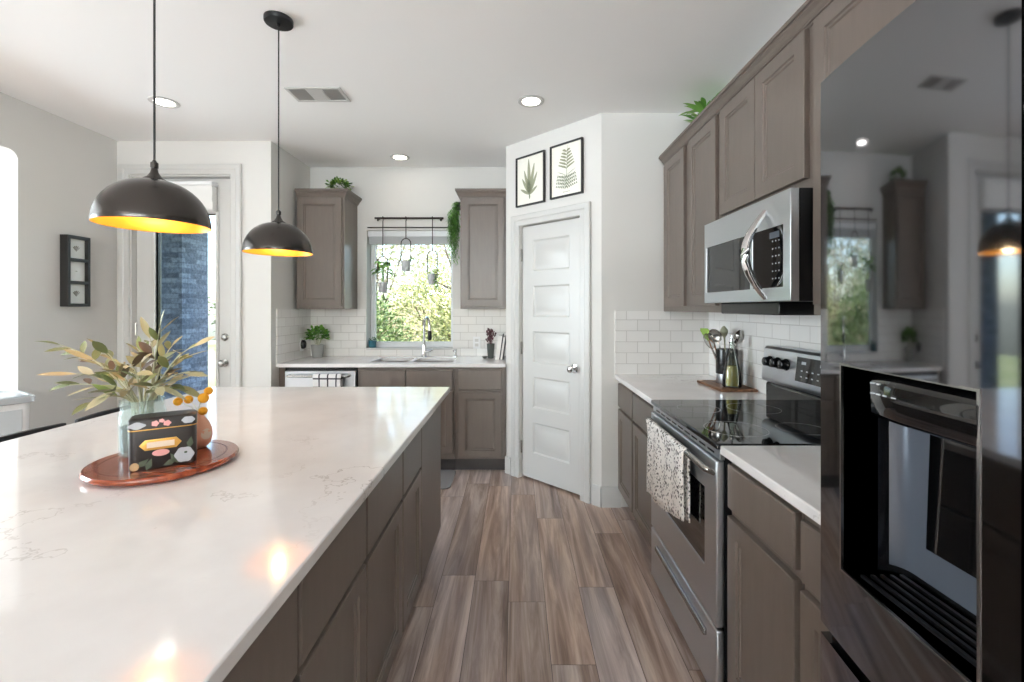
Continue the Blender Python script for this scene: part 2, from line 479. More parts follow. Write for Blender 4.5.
def tag(o, label=None, cat=None, group=None, kind=None):
    if label: o['label'] = label
    if cat: o['category'] = cat
    if group: o['group'] = group
    if kind: o['kind'] = kind
    return o
def thing(name, label, cat, loc=(0, 0, 0), rotz=0, group=None, kind=None):
    o = bpy.data.objects.new(name, None); COL.objects.link(o)
    o.empty_display_size = 0.05
    o.location = loc; o.rotation_euler = (0, 0, rotz)
    return tag(o, label, cat, group, kind)
def W(t): return MB(t.location)
def copy_tree(o, parent=None):
    c = o.copy(); COL.objects.link(c)
    if parent: c.parent = parent
    for ch in [x for x in bpy.data.objects if x.parent == o]: copy_tree(ch, c)
    return c
def struct(name, mb, m, parent=None, label=None, **kw):
    o = mb.build(name, m, parent, **kw)
    if not parent: o['kind'] = 'structure'
    if label: o['label'] = label
    return o
rng = random.Random(7)

# ------------------------------------------------------------------ room shell
CZ = 2.72                       # ceiling
XR, XL = 1.338, -3.215          # right and left walls
YB, YD = 4.36, 3.666            # sink wall and patio door wall
XN = -1.974                     # end of the sink nook
XP = -0.083                     # pantry return
YS = 3.141                      # stub wall beside the stove run
YR = -6.4
struct('floor', MB().box(-6.1, XR + .12, YR - .12, YB + .0, -.08, 0), FLOOR)
struct('ceiling', MB().box(-6.1, XR + .15, YR - .15, YB + .2, CZ, CZ + .12), CEIL)
struct('wall_right', MB().box(XR, XR + .12, YR, YB + .2, 0, CZ), WALL)
# back wall with the window over the sink
WX0, WX1, WZ0, WZ1 = -1.432, -0.604, 0.985, 2.118
P = lambda u, v, d: (u, d, v)
struct('wall_back', MB().panel([XN - .12, WX0, WX1, XR], [0, WZ0, WZ1, CZ], lambda i, j: i == 1 and j == 1, P, YB, YB + .2), WALL)
struct('wall_nook', MB().box(XN - .12, XN, YD, YB, 0, CZ), WALL)
DX0, DX1, DZ1 = -3.108, -2.292, 2.445
struct('wall_patio', MB().panel([XL - .12, DX0, DX1, XN - .12], [0, DZ1, CZ], lambda i, j: i == 1 and j == 0, P, YD, YD + .16), WALL)
# left wall with the opening to the breakfast nook, small rounded corners
P2 = lambda u, v, d: (d, u, v)
OY0, OY1, OZ = 0.6, 2.937, 2.385
lw = MB().panel([YR, OY0, OY1, YD + .16], [0, OZ, CZ], lambda i, j: i == 1 and j == 0, P2, XL - .13, XL)
for yc, sg in ((OY1, -1), (OY0, 1)):
    rr = .06
    arc = [(yc + sg * (rr - rr * cos(a)), OZ - rr + rr * sin(a)) for a in [k * pi / 12 for k in range(7)]]
    ring = [(yc, OZ)] + arc
    lw.rings([[(XL - .13, y, z) for y, z in ring], [(XL, y, z) for y, z in ring]])
struct('wall_left', lw, WALL)
# breakfast nook beyond the opening
struct('wall_far', MB().panel([-.4, .5, 2.7, 3.7], [0, .5, 2.4, CZ], lambda i, j: i == 1 and j == 1, P2, -6.1, -6.0), WALL)
struct('wall_alcove', MB().box(-6.0, XL - .13, 3.6, 3.7, 0, CZ), WALL)
struct('wall_side', MB().box(-6.0, XL - .13, -.4, -.3, 0, CZ), WALL)
# living room windows behind the camera
struct('wall_rear', MB().panel([-6.1, -5.3, -3.3, -2.9, -.9, -.7, 1.3, XR], [0, .3, 2.6, CZ], lambda i, j: i in (1, 3, 5) and j == 1, P, YR - .12, YR), WALL)
struct('wall_den', MB().box(-6.1, -6.0, YR, -.4, 0, CZ), WALL)
wn_ = 2
def plain_window(P_, u0, u1, v0, v1, a, b, loc):
    global wn_
    t = thing('window_%d' % wn_, None, None, loc, kind='structure'); wn_ += 1
    um = (u0 + u1) / 2
    W(t).panel([u0, u0 + .05, um - .025, um + .025, u1 - .05, u1], [v0, v0 + .05, v1 - .05, v1], lambda i, j: i in (1, 3) and j == 1, P_, a, b).build('window_frame', VINYL, t)
    c = (a + b) / 2
    W(t).panel([u0 + .02, u1 - .02], [v0 + .02, v1 - .02], lambda i, j: False, P_, c - .003, c + .003).build('glass_pane', GLASS, t)
plain_window(P2, .5, 2.7, .5, 2.4, -6.08, -6.02, (-6.05, 1.6, .5))
for a_, b_ in ((-5.3, -3.3), (-2.9, -.9), (-.7, 1.3)): plain_window(P, a_, b_, .3, 2.6, YR - .09, YR - .03, ((a_ + b_) / 2, YR - .06, .3))
# pantry: angled wall, stub wall, return wall
struct('wall_stub', MB().box(.59, XR, YS, YS + .1, 0, CZ), WALL)
struct('wall_return', MB().box(XP, XP + .1, 3.80, YB, 0, CZ), WALL)
PA = math.atan2(-.659, .673); PLN = .942
PD0, PD1, PDZ = .160, .768, 2.034
wp = MB().panel([0, PD0, PD1, PLN], [0, PDZ, CZ], lambda i, j: i == 1 and j == 0, P, 0, .1).build('wall_pantry', WALL)
wp.location = (XP, 3.80, 0); wp.rotation_euler = (0, 0, PA); wp['kind'] = 'structure'

def casing(mb, x0, x1, z1, w, y, t=.018):
    prof = [(0, 0), (0, t * .7), (.006, t), (w * .45, t * .8), (w * .55, t * 1.15), (w - .008, t * 1.25), (w, t), (w, 0)]
    ring = lambda f: [f(o) + (y - h,) for o, h in prof]
    fs = [lambda o: (x0 - o, 0), lambda o: (x0 - o, z1 + o), lambda o: (x1 + o, z1 + o), lambda o: (x1 + o, 0)]
    return mb.rings([[(a, yy, c) for a, c, yy in ring(f)] for f in fs])
# baseboards
BBP = [(0, 0), (.014, 0), (.014, .125), (.008, .142), (0, .142)]
struct('baseboard_stub', MB().sweep([(.72, YS), (.59, YS)], [(-o, z) for o, z in BBP][::-1]), TRIM)
bb = MB().sweep([(PLN, 0), (.868, 0)], [(-o, z) for o, z in BBP][::-1]); bb.box(0, .06, -.014, 0, 0, .14)
o = struct('baseboard_pantry', bb, TRIM); o.location = wp.location; o.rotation_euler = wp.rotation_euler
struct('baseboard_left', MB().sweep([(XL, OY1), (XL, YD)], BBP), TRIM)
struct('baseboard_patio', MB().box(-2.2, XN, YD - .014, YD, 0, .14), TRIM)

# pantry door (door_2)
dr = thing('door_2', 'white five panel pantry door with chrome knob set in the angled wall', 'door', (XP, 3.80, 0), PA, kind='structure')
struct('casing', casing(MB(), PD0, PD1, PDZ, .088, 0), TRIM, dr, sharp=10)
sl = MB(); a0, a1, z0, z1 = PD0 + .006, PD1 - .006, .018, PDZ - .007
yf = .022
xs = [a0, a0 + .115, a1 - .115, a1]
zz = [z0, z0 + .20]
ph = (z1 - z0 - .20 - .115 - 4 * .115) / 5
for k in range(5):
    zz.append(zz[-1] + ph)
    zz.append(zz[-1] + .115)
zz[-1] = z1
sl.panel(xs, zz, lambda i, j: i == 1 and j % 2 == 1, P, yf, yf + .035)
for k in range(5):
    b0, b1 = zz[1 + 2 * k], zz[2 + 2 * k]
    e = lambda q, y: (xs[1] + q, xs[2] - q, b0 + q, b1 - q, y)
    sl.frontstack([e(0, yf), e(.012, yf + .010), e(.026, yf + .010), e(.05, yf + .002)], False, True)
struct('door_slab', sl, TRIM, dr)
kb = MB(); kx, kz = .759 * PLN - .02, .928
yk = yf
kprof = [(.032, 0), (.032, .006), (.012, .010), (.010, .03), (.022, .036), (.028, .048), (.024, .06), (.008, .066)]
kb.rings([[(kx + r * cos(q * pi / 10), yk - h, kz + r * sin(q * pi / 10)) for q in range(20)] for r, h in kprof])
kn = struct('knob', kb, CHROME, dr); kn['label'] = 'chrome door knob'
for hz in (.25, 1.05, 1.8):
    h = MB().tube([(PD0 + .004, yf - .006, hz - .05), (PD0 + .004, yf - .006, hz + .05)], .008)
    struct('hinge', h, NICKEL, dr)

# patio door (door_1)
d1 = thing('door_1', 'white patio door with full glass pane looking out to a brick column', 'door', ((DX0 + DX1) / 2, YD, 0), 0, kind='structure')
struct('casing', casing(W(d1), DX0, DX1, DZ1, .085, YD), TRIM, d1, sharp=10)
struct('jamb', W(d1).panel([DX0, DX0 + .012, DX1 - .012, DX1], [0, DZ1 - .012, DZ1], lambda i, j: i == 1 and j == 0, P, YD, YD + .16), TRIM, d1)
gx0, gx1, gz0, gz1 = -2.935, -2.445, .25, 2.14
sy = YD + .045
struct('door_slab', W(d1).panel([DX0 + .015, gx0, gx1, DX1 - .015], [.015, gz0, gz1, DZ1 - .016], lambda i, j: i == 1 and j == 1, P, sy, sy + .045), TRIM, d1)
struct('glass_frame', W(d1).panel([gx0 - .025, gx0, gx1, gx1 + .025], [gz0 - .025, gz0, gz1, gz1 + .025], lambda i, j: i == 1 and j == 1, P, sy - .012, sy + .057), TRIM, d1, bevel=.004)
struct('gasket', W(d1).panel([gx0, gx0 + .008, gx1 - .008, gx1], [gz0, gz0 + .008, gz1 - .008, gz1], lambda i, j: i == 1 and j == 1, P, sy + .012, sy + .033), BLACK, d1)
struct('glass_pane', W(d1).box(gx0 + .004, gx1 - .004, sy + .02, sy + .026, gz0 + .004, gz1 - .004), GLASS, d1)
for kz, nm in ((1.135, 'deadbolt'), (.925, 'knob')):
    pr = [(.03, 0), (.03, .008), (.022, .012), (.018, .02), (.006, .022)] if nm == 'deadbolt' else [(.03, 0), (.03, .006), (.012, .01), (.011, .032), (.024, .04), (.028, .052), (.02, .064), (.006, .068)]
    kb = W(d1); kx = -2.372
    kb.rings([[(kx + r * cos(q * pi / 10), sy - h, kz + r * sin(q * pi / 10)) for q in range(20)] for r, h in pr])
    o = struct(nm, kb, NICKEL, d1); o['label'] = 'satin nickel ' + nm
for hz in (.3, 1.2, 2.2):
    struct('hinge', W(d1).tube([(DX0 + .013, sy - .006, hz - .05), (DX0 + .013, sy - .006, hz + .05)], .007), NICKEL, d1)

# window over the sink (window_1)
w1_ = thing('window_1', 'white vinyl window over the sink looking out on shrubs', 'window', ((WX0 + WX1) / 2, YB + .1, WZ0), 0, kind='structure')
fy = YB + .13
struct('window_frame', W(w1_).panel([WX0, WX0 + .026, WX1 - .026, WX1], [WZ0, WZ0 + .035, WZ1 - .045, WZ1], lambda i, j: i == 1 and j == 1, P, fy, fy + .06), VINYL, w1_, bevel=.004)
struct('sash', W(w1_).panel([WX0 + .026, WX0 + .04, WX1 - .04, WX1 - .026], [WZ0 + .035, WZ0 + .055, WZ1 - .07, WZ1 - .045], lambda i, j: i == 1 and j == 1, P, fy + .015, fy + .045), VINYL, w1_)
struct('glass_pane', W(w1_).box(WX0 + .036, WX1 - .036, fy + .027, fy + .033, WZ0 + .05, WZ1 - .065), GLASS, w1_)
struct('window_sill', W(w1_).box(WX0 + .002, WX1 - .002, YB - .018, fy, WZ0 - .012, WZ0 + .006), TRIM, w1_, bevel=.003)
bl = thing('window_blind', 'raised pale grey blind stacked at the top of the sink window', 'blind', ((WX0 + WX1) / 2, YB + .07, 1.98))
m = W(bl).box(WX0 + .006, WX1 - .006, YB + .02, YB + .09, 2.06, WZ1 - .002); m.build('valance', VINYL, bl, bevel=.004)
m = W(bl)
for k in range(7): m.box(WX0 + .012, WX1 - .012, YB + .03, YB + .085, 1.99 + k * .010, 1.997 + k * .010)
m.build('slats', BLIND, bl)

# subway tile backsplashes
TZ0, TZ1 = .914, 1.365
bs = W_ = MB()
bs.panel([XN + .012, WX0, WX1, XP], [TZ0, WZ0 - .012, TZ1], lambda i, j: i == 1 and j == 1, P, YB - .012, YB)
struct('trim_1', bs, TILEX, label='white subway tile behind the sink')
struct('trim_2', MB().box(XN, XN + .012, 3.74, YB - .012, TZ0, TZ1), TILEY, label='white subway tile on the side of the sink nook')
struct('trim_3', MB().box(.682, XR - .012, YS - .012, YS, TZ0, 1.352), TILEX, label='white subway tile on the stub wall beside the stove')
struct('trim_4', MB().box(XR - .012, XR, .5, YS - .012, TZ0, 1.42), TILEY, label='white subway tile behind the stove')

# ------------------------------------------------------------------ cabinets
def shaker(mb, x0, x1, z0, z1, st=.056, th=.02):
    e = lambda q, y: (x0 + q, x1 - q, z0 + q, z1 - q, y)
    return mb.frontstack([e(0, 0), e(0, -th + .002), e(.002, -th), e(st, -th), e(st + .004, -th + .006), e(st + .012, -th + .006), e(st + .016, -th + .011)])
def slabfront(mb, x0, x1, z0, z1, th=.02):
    e = lambda q, y: (x0 + q, x1 - q, z0 + q, z1 - q, y)
    return mb.frontstack([e(0, 0), e(0, -th + .004), e(.004, -th)])
def base_cabinet(label, loc, rot, w, fronts, depth=.6, group=None, toe=True, z1=.883):
    t = thing('base_cabinet', label, 'cabinet', loc, rot, group)
    MB().box(0, w, 0, depth, .115, z1).build('body', CAB, t)
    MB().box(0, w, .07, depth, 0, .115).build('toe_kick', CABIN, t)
    for kind, a, b, c, d in fronts:
        m = MB()
        if kind == 'door': shaker(m, a, b, c, d).build('door', CAB, t, sharp=15)
        else: slabfront(m, a, b, c, d).build('drawer' if kind == 'drawer' else 'false_drawer_front', CAB, t)
    return t
def unit(w, zd0, zd1, zt, g=.012, n=1):
    r = [('drawer', g, w - g, zd0, zd1)]
    ww = (w - 2 * g - (n - 1) * .006) / n
    for k in range(n): r.append(('door', g + k * (ww + .006), g + k * (ww + .006) + ww, .135, zt))
    return r
FX = .72
base_cabinet('narrow grey brown base cabinet at the pantry end of the stove wall', (FX, YS - .004, 0), -pi / 2, .396, unit(.396, .70, .857, .682))
base_cabinet('grey brown base cabinet touching the far side of the stove', (FX, 2.741, 0), -pi / 2, .466, unit(.466, .70, .857, .682))
base_cabinet('grey brown base cabinet on the near side of the stove', (FX, 1.517, 0), -pi / 2, .378, unit(.378, .712, .857, .686, .008))
base_cabinet('grey brown base cabinet half hidden behind the refrigerator edge', (FX, 1.135, 0), -pi / 2, .235, unit(.235, .70, .850, .676))
# sink wall run
BY = 3.79
base_cabinet('grey brown sink base cabinet under the window', (-1.315, BY, 0), 0, .80,
             [('false', .012, .397, .70, .857), ('false', .403, .788, .70, .857), ('door', .012, .397, .165, .682), ('door', .403, .788, .165, .682)], depth=.56)
base_cabinet('grey brown base cabinet with one drawer beside the pantry wall', (-.513, BY, 0), 0, .428, unit(.428, .695, .86, .675, .034), depth=.56)
# island base units, doors on the aisle side
IX = -.452
ISL = 'island units along the aisle'
ifr = lambda w: [('drawer', .005, w - .005, .648, .868), ('door', .005, w - .005, .128, .635)]
base_cabinet('island unit with drawer and door next to its plain far end panel', (IX, 1.741, 0), pi / 2, .345, ifr(.345), .62)
base_cabinet('island unit with wide drawer, second along from the far end panel', (IX, 1.320, 0), pi / 2, .419, ifr(.419), .62)
base_cabinet('island unit with drawer and door, third along from the far end panel', (IX, .910, 0), pi / 2, .408, ifr(.408), .62)
base_cabinet('island unit nearest the camera, cut by the bottom edge of the photo', (IX, .45, 0), pi / 2, .458, ifr(.458), .62)
ip = thing('kitchen_island', 'plain grey brown end panel and back of the kitchen island', 'kitchen island', (-1.0, 2.35, 0))
W(ip).box(-1.40, -.432, 2.088, 2.615, .115, .883).build('end_panel', CAB, ip, bevel=.003)
W(ip).box(-1.40, -1.075, .30, 2.086, .115, .883).build('back_panel', CAB, ip)
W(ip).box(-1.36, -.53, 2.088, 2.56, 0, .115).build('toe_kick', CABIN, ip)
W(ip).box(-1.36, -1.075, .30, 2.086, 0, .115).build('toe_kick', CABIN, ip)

# counters
def counter(name, label, mb, m=QUARTZ):
    o = mb.build(name, m, bevel=.004); tag(o, label, 'countertop'); return o
PZ = lambda u, v, d: (u, v, d)
counter('island_countertop', 'large white quartz island top with faint veins and a tray on it', MB().box(-1.765, -.382, .12, 2.652, .884, .914))
counter('countertop', 'white quartz counter between the stove and the pantry stub wall', MB().box(.682, XR - .013, 2.272, YS - .001, .884, .914))
counter('countertop', 'white quartz counter between the stove and the refrigerator', MB().box(.682, XR - .013, .90, 1.521, .884, .914))
SK0, SKM0, SKM1, SK1, SY0, SY1 = -1.245, -.925, -.885, -.545, 3.86, 4.20
counter('countertop', 'white quartz sink counter under the window',
        MB().panel([XN + .001, SK0, SKM0, SKM1, SK1, XP - .002], [3.74, SY0, SY1, YB - .001], lambda i, j: j == 1 and i in (1, 3), PZ, .884, .914))
sk = thing('kitchen_sink', 'stainless double bowl sink set under the window counter', 'sink', ((SK0 + SK1) / 2, 4.03, .7))
for a, b in ((SK0, SKM0), (SKM1, SK1)):
    e = lambda q, z: [(a - .004 + q, SY0 - .004 + q, z), (b + .004 - q, SY0 - .004 + q, z), (b + .004 - q, SY1 + .004 - q, z), (a - .004 + q, SY1 + .004 - q, z)]
    W(sk).rings([e(-.012, .882), e(-.012, .880), e(-.004, .735), e(.01, .722), e(.014, .724), e(.0, .74), e(-.002, .882)], False, False).build('bowl', STEEL, sk)
    m = W(sk); m.add(e(.012, .7235), [(0, 1, 2, 3)]); m.build('bowl_floor', STEEL, sk)
    m = W(sk).lathe([(.04, .7236), (.04, .727), (.025, .728), (.02, .7245)], ((a + b) / 2, 4.05, 0), 20); m.build('drain', CHROME, sk)

# faucet
fc = thing('kitchen_faucet', 'chrome gooseneck faucet with pull down head behind the sink', 'faucet', (-.862, 4.27, .914))
m = W(fc).lathe([(.03, .9145), (.03, .92), (.022, .926), (.02, 1.02), (.018, 1.03)], (-.862, 4.27, 0), 18); m.build('base', CHROME, fc)
pts = [(-.862, 4.27, 1.02), (-.862, 4.27, 1.21)]
for k in range(1, 11):
    a = pi - k * pi / 10
    q = .048 + .048 * cos(a)
    pts.append((-.862 + q * .75, 4.27 - q * 1.3, 1.21 + .075 * sin(a)))
pts.append((pts[-1][0] + .004, pts[-1][1], 1.165))
m = W(fc).tube(pts, .0125, 10); m.build('spout', CHROME, fc)
e = Vector(pts[-1])
m = W(fc).lathe([(.014, .0), (.017, -.01), (.019, -.07), (.012, -.085)], e, 14); m.build('spray_head', BLKMETAL, fc)
m = W(fc).tube([(-.85, 4.265, .965), (-.80, 4.25, .972), (-.775, 4.245, .985)], [.012, .011, .008], 10); m.build('handle', CHROME, fc)
sd = thing('soap_dispenser', 'small steel soap pump at the right end of the sink', 'soap dispenser', (-.565, 4.27, .914))
W(sd).lathe([(.018, .9145), (.018, .925), (.009, .93), (.008, .975), (.012, .978), (.012, .986)], (-.565, 4.27, 0), 14).build('pump', CHROME, sd)
W(sd).tube([(-.565, 4.27, .982), (-.575, 4.23, .985), (-.577, 4.20, .976)], .006, 8).build('nozzle', CHROME, sd)

# upper cabinets
CROWN = [(0, 0), (.007, 0), (.007, .007), (.013, .009), (.013, .014), (.017, .017), (.024, .03), (.034, .039), (.036, .04), (.036, .045), (.043, .047), (.043, .062), (0, .062)]
def upper(label, loc, rot, w, depth, z0, z1, doors):
    t = thing('wall_cabinet', label, 'cabinet', loc, rot)
    MB().box(0, w, 0, depth, z0, z1).build('body', CAB, t)
    for a, b, c, d in doors: shaker(MB(), a, b, c, d).build('door', CAB, t, sharp=15)
    return t
U = FX
UX = 1.02; UD = XR - UX
UZ0, UZ1 = 1.35, 2.347
upper('narrow wall cabinet at the pantry stub wall end of the stove run', (UX, YS, 0), -pi / 2, .461, UD, UZ0, UZ1, [(.07, .421, 1.385, 2.343)])
upper('wall cabinet between the narrow end cabinet and the microwave', (UX, 2.68, 0), -pi / 2, .418, UD, UZ0, UZ1, [(.04, .394, 1.385, 2.343)])
upper('two door wall cabinet right above the microwave', (UX, 2.262, 0), -pi / 2, .705, UD, 1.787, UZ1, [(.026, .352, 1.826, 2.343), (.357, .681, 1.826, 2.343)])
upper('wall cabinet between the microwave and the refrigerator', (UX, 1.557, 0), -pi / 2, .52, UD, UZ0, UZ1, [(.023, .50, 1.385, 2.343)])
upper('wall cabinet over the refrigerator at the top right corner', (UX, 1.037, 0), -pi / 2, .95, UD, 1.86, UZ1, [(.02, .47, 1.89, 2.343), (.48, .93, 1.89, 2.343)])
cm = MB().sweep([(UX + .001, YS - .022), (UX + .001, .09)], [(o, z + 2.347) for o, z in CROWN])
tag(cm.build('crown_molding', CAB, sharp=12), 'long grey brown crown molding along the tops of the stove wall cabinets', 'molding')
def back_upper(label, x0, x1, left_open, right_open):
    t = upper(label, (x0, 4.03, 0), 0, x1 - x0, YB - 4.03, 1.365, 2.352, [(.012, x1 - x0 - .02, 1.388, 2.346)])
    path = []
    if left_open: path.append((0, YB - 4.03))
    path += [(0, -.0), (x1 - x0, -.0)]
    if right_open: path.append((x1 - x0, YB - 4.03))
    MB().sweep(path, [(o, z * 1.15 + 2.35) for o, z in CROWN]).build('crown', CAB, t, sharp=12)
    MB().box(0, x1 - x0, 0, YB - 4.03, 2.353, 2.37).build('top', CAB, t)
    return t
back_upper('single door wall cabinet to the left of the sink window', -1.942, -1.519, False, True)
back_upper('single door wall cabinet to the right of the sink window', -.492, XP - .004, True, False)

# ------------------------------------------------------------------ dishwasher
dw = thing('dishwasher', 'stainless dishwasher under the left end of the sink counter', 'dishwasher', (-1.62, 3.79, 0))
W(dw).box(-1.925, -1.318, 3.80, 4.34, .1, .882).build('body', BLACK, dw)
W(dw).box(-1.915, -1.328, 3.765, 3.80, .12, .852).build('door', STEEL, dw, bevel=.006)
W(dw).box(-1.915, -1.328, 3.86, 4.3, 0, .1).build('toe_kick', BLACK, dw)
m = W(dw).tube([(-1.87, 3.765, .815), (-1.87, 3.728, .815), (-1.865, 3.722, .815), (-1.378, 3.722, .815), (-1.373, 3.728, .815), (-1.373, 3.765, .815)], .011, 10)
m.build('handle', NICKEL, dw)
tag(MB().box(XN + .001, -1.927, 3.79, 4.34, .0, .882).build('filler_panel', CAB), 'thin cabinet strip at the left side of the dishwasher', 'panel')

def towel(name, label, axis, lo, hi, bar, zbar, r, front_z, back_z, m, out, rngk, th=.005):
    """cloth hung over a bar that runs along `axis`; out = unit offset (dx,dy) away from the appliance"""
    n = 22; prof = []
    fo = lambda s: s
    def pt(u, off, z):
        w = .004 * sin(u * 21 + rngk) + .003 * sin(u * 47 + z * 9)
        k = off + (w * 1.0 if z < zbar - .03 and off > 0 else 0)
        if axis == 'x': return (u, bar[1] + out[1] * k, z)
        return (bar[0] + out[0] * k, u, z)
    rows = []
    for i in range(n + 1):
        u = lo + (hi - lo) * i / n
        fz = (front_z[0] + (front_z[1] - front_z[0]) * i / n + .01 * sin(u * 14 + rngk)) if isinstance(front_z, tuple) else front_z; bz = back_z
        path = []
        for k in range(8): path.append((r * .95, fz + (zbar - fz) * k / 8))
        for k in range(7):
            a = k * pi / 6
            path.append((r * cos(a), zbar + r * sin(a)))
        for k in range(1, 6): path.append((-r * .95, zbar - (zbar - bz) * k / 5))
        rows.append([pt(u, *q) for q in path])
    mb = MB((lo, bar[1], zbar) if axis == 'x' else (bar[0], lo, zbar))
    mb.rings(rows, False, False, False)
    o = mb.build(name, m)
    o.location = mb.o
    s = o.modifiers.new('thickness', 'SOLIDIFY'); s.thickness = th; s.offset = 1
    return tag(o, label, 'towel')
towel('dish_towel', 'black and white checked towel on the dishwasher handle', 'x', -1.655, -1.425, (0, 3.722), .815, .0145, .40, .52, PLAID, (0, -1), 1.0)

# ------------------------------------------------------------------ stove
RY0, RY1 = 1.524, 2.268
st = thing('kitchen_range', 'stainless electric range with black glass cooktop', 'stove', (.95, 1.9, 0))
W(st).box(.70, 1.30, RY0, RY1, .05, .895).build('body', BLKMETAL, st)
for fx in (.74, 1.26):
    for fy_ in (1.56, 2.23):
        W(st).lathe([(.018, 0), (.018, .05)], (fx, fy_, 0), 10).build('foot', BLACK, st)
W(st).box(.672, 1.245, RY0, RY1, .897, .917).build('cooktop', BLKGLASS, st, bevel=.005)
for cx, cy, r in ((.83, 2.07, .09), (.83, 1.72, .11), (1.08, 2.07, .11), (1.08, 1.72, .085)):
    W(st).lathe([(r, .9172), (r + .0025, .9173), (r + .0025, .9172)], (cx, cy, 0), 40, False, False).build('burner_ring', VENTGREY, st)
W(st).box(.684, .70, RY0, RY1, .862, .897).build('vent_trim', STEEL, st, bevel=.002)
m = W(st)
for k in range(9): m.box(.6825, .686, 1.57 + k * .074, 1.57 + k * .074 + .052, .873, .879)
m.build('vent_slots', BLACK, st)
# oven door
od = W(st)
PX = lambda u, v, d: (d, u, v)
wy0, wy1, wz0, wz1 = 1.625, 2.165, .46, .735
od.panel([RY0 + .003, wy0, wy1, RY1 - .003], [.298, wz0, wz1, .858], lambda i, j: i == 1 and j == 1, PX, .672, .70)
odo = od.build('oven_door', STEEL, st, bevel=.004)
W(st).box(.676, .70, wy0 - .001, wy1 + .001, wz0 - .001, wz1 + .001).build('oven_window', BLKGLASS, odo)
m = W(st).tube([(.672, RY0 + .02, .815), (.649, RY0 + .02, .826), (.645, RY0 + .03, .826), (.645, RY1 - .03, .826), (.649, RY1 - .02, .826), (.672, RY1 - .02, .815)], .0115, 12)
m.build('door_handle', NICKEL, odo)
sdw = W(st).box(.672, .70, RY0 + .003, RY1 - .003, .05, .288).build('storage_drawer', STEEL, st, bevel=.006)
W(st).box(.660, .674, RY0 + .08, RY1 - .10, .218, .243).build('drawer_pull', PLATELT, sdw, bevel=.004)
# backguard
bgp = lambda y: [(1.245, y, .905), (1.245, y, 1.0), (1.255, y, 1.01), (1.31, y, 1.01), (1.31, y, .905)]
W(st).rings([bgp(RY0), bgp(RY1)]).build('backguard_base', BLKGLASS, st, bevel=.004)
cp = lambda y: [(1.228, y, 1.02), (1.222, y, 1.035), (1.238, y, 1.175), (1.25, y, 1.187), (1.31, y, 1.187), (1.31, y, 1.01), (1.24, y, 1.012)]
cpo = W(st).rings([cp(RY0), cp(RY1)]).build('control_panel', STEEL, st, bevel=.002)
def onpanel(y, z, h=0): return (1.222 + (z - 1.035) * .114 - h, y, z)
W(st).rings([[onpanel(1.62, 1.055, h), onpanel(1.995, 1.055, h), onpanel(1.995, 1.16, h), onpanel(1.62, 1.16, h)] for h in (-.002, .0025)]).build('display', BLKGLASS, cpo)
def dmark(a, b, z0, z1):
    W(st).add([onpanel(a, z0, .003), onpanel(b, z0, .003), onpanel(b, z1, .003), onpanel(a, z1, .003)], [(0, 1, 2, 3)]).build('display_mark', MARK, cpo)
for k in range(9):
    for zz_ in (1.075, 1.10):
        y = 1.66 + k * .036
        if k != 4: dmark(y, y + .012, zz_, zz_ + .005)
dmark(1.93, 1.96, 1.13, 1.142); dmark(1.78, 1.84, 1.13, 1.142)
for y in (2.20, 2.135, 2.07, 1.575):
    m = W(st); c = Vector(onpanel(y, 1.115))
    m.rings([[c + Vector((-h, r * cos(q * pi / 9), r * sin(q * pi / 9))) for q in range(18)] for r, h in ((.027, 0), (.027, .006), (.023, .01), (.02, .032), (.016, .035))])
    m.build('knob', BLACK, cpo)
towel('oven_towel', 'white tea towel with dark speckles over the oven door handle', 'y', 1.72, 2.205, (.645, 0), .826, .0145, (.555, .475), .56, TOWEL, (-1, 0), 2.4)

# ------------------------------------------------------------------ microwave
mw = thing('microwave', 'stainless over the range microwave with bowed handle', 'microwave', (1.13, 1.9, 1.4))
MY0, MY1, MZ0, MZ1 = 1.541, 2.246, 1.397, 1.781
W(mw).box(.962, XR - .001, MY0 + .002, MY1 - .002, MZ0, MZ1).build('body', BLKMETAL, mw)
ctl = 1.685
wz0, wz1 = MZ0 + .05, MZ1 - .115
md = W(mw).panel([MY0, MY0 + .045, 1.79, 1.81, MY1 - .022, MY1], [MZ0, wz0, wz1, MZ1], lambda i, j: i in (1, 3) and j == 1, PX, .93, .960).build('door', STEEL, mw, bevel=.002)
W(mw).box(.934, .955, 1.81, MY1 - .022, wz0, wz1).build('door_window', BLKGLASS, md)
W(mw).box(.932, .955, MY0 + .045, 1.79, wz0, wz1).build('control_panel', BLKGLASS, mw)
for r in range(6):
    for c_ in range(3):
        y = MY0 + .068 + c_ * .02; z = wz0 + .03 + r * .027
        W(mw).box(.9312, .932, y, y + .006, z, z + .005).build('key', MARK, mw)
W(mw).box(.9312, .932, MY0 + .07, MY0 + .13, wz1 - .04, wz1 - .018).build('clock_display', DISPPLATE, mw)
pts = []
for k in range(15):
    q = k / 14
    pts.append((.93 + .004 - .078 * sin(pi * q) ** .9 if 0 < k < 14 else .932, 1.70, MZ0 + .012 + (MZ1 - MZ0 - .06) * q))
W(mw).tube(pts, [.010 + .006 * sin(pi * k / 14) for k in range(15)], 10).build('handle', CHROME, mw)
W(mw).box(1.01, XR - .02, 1.745, 2.24, 1.345, MZ0 - .0005).build('underside_vent', BLACK, mw, bevel=.004)

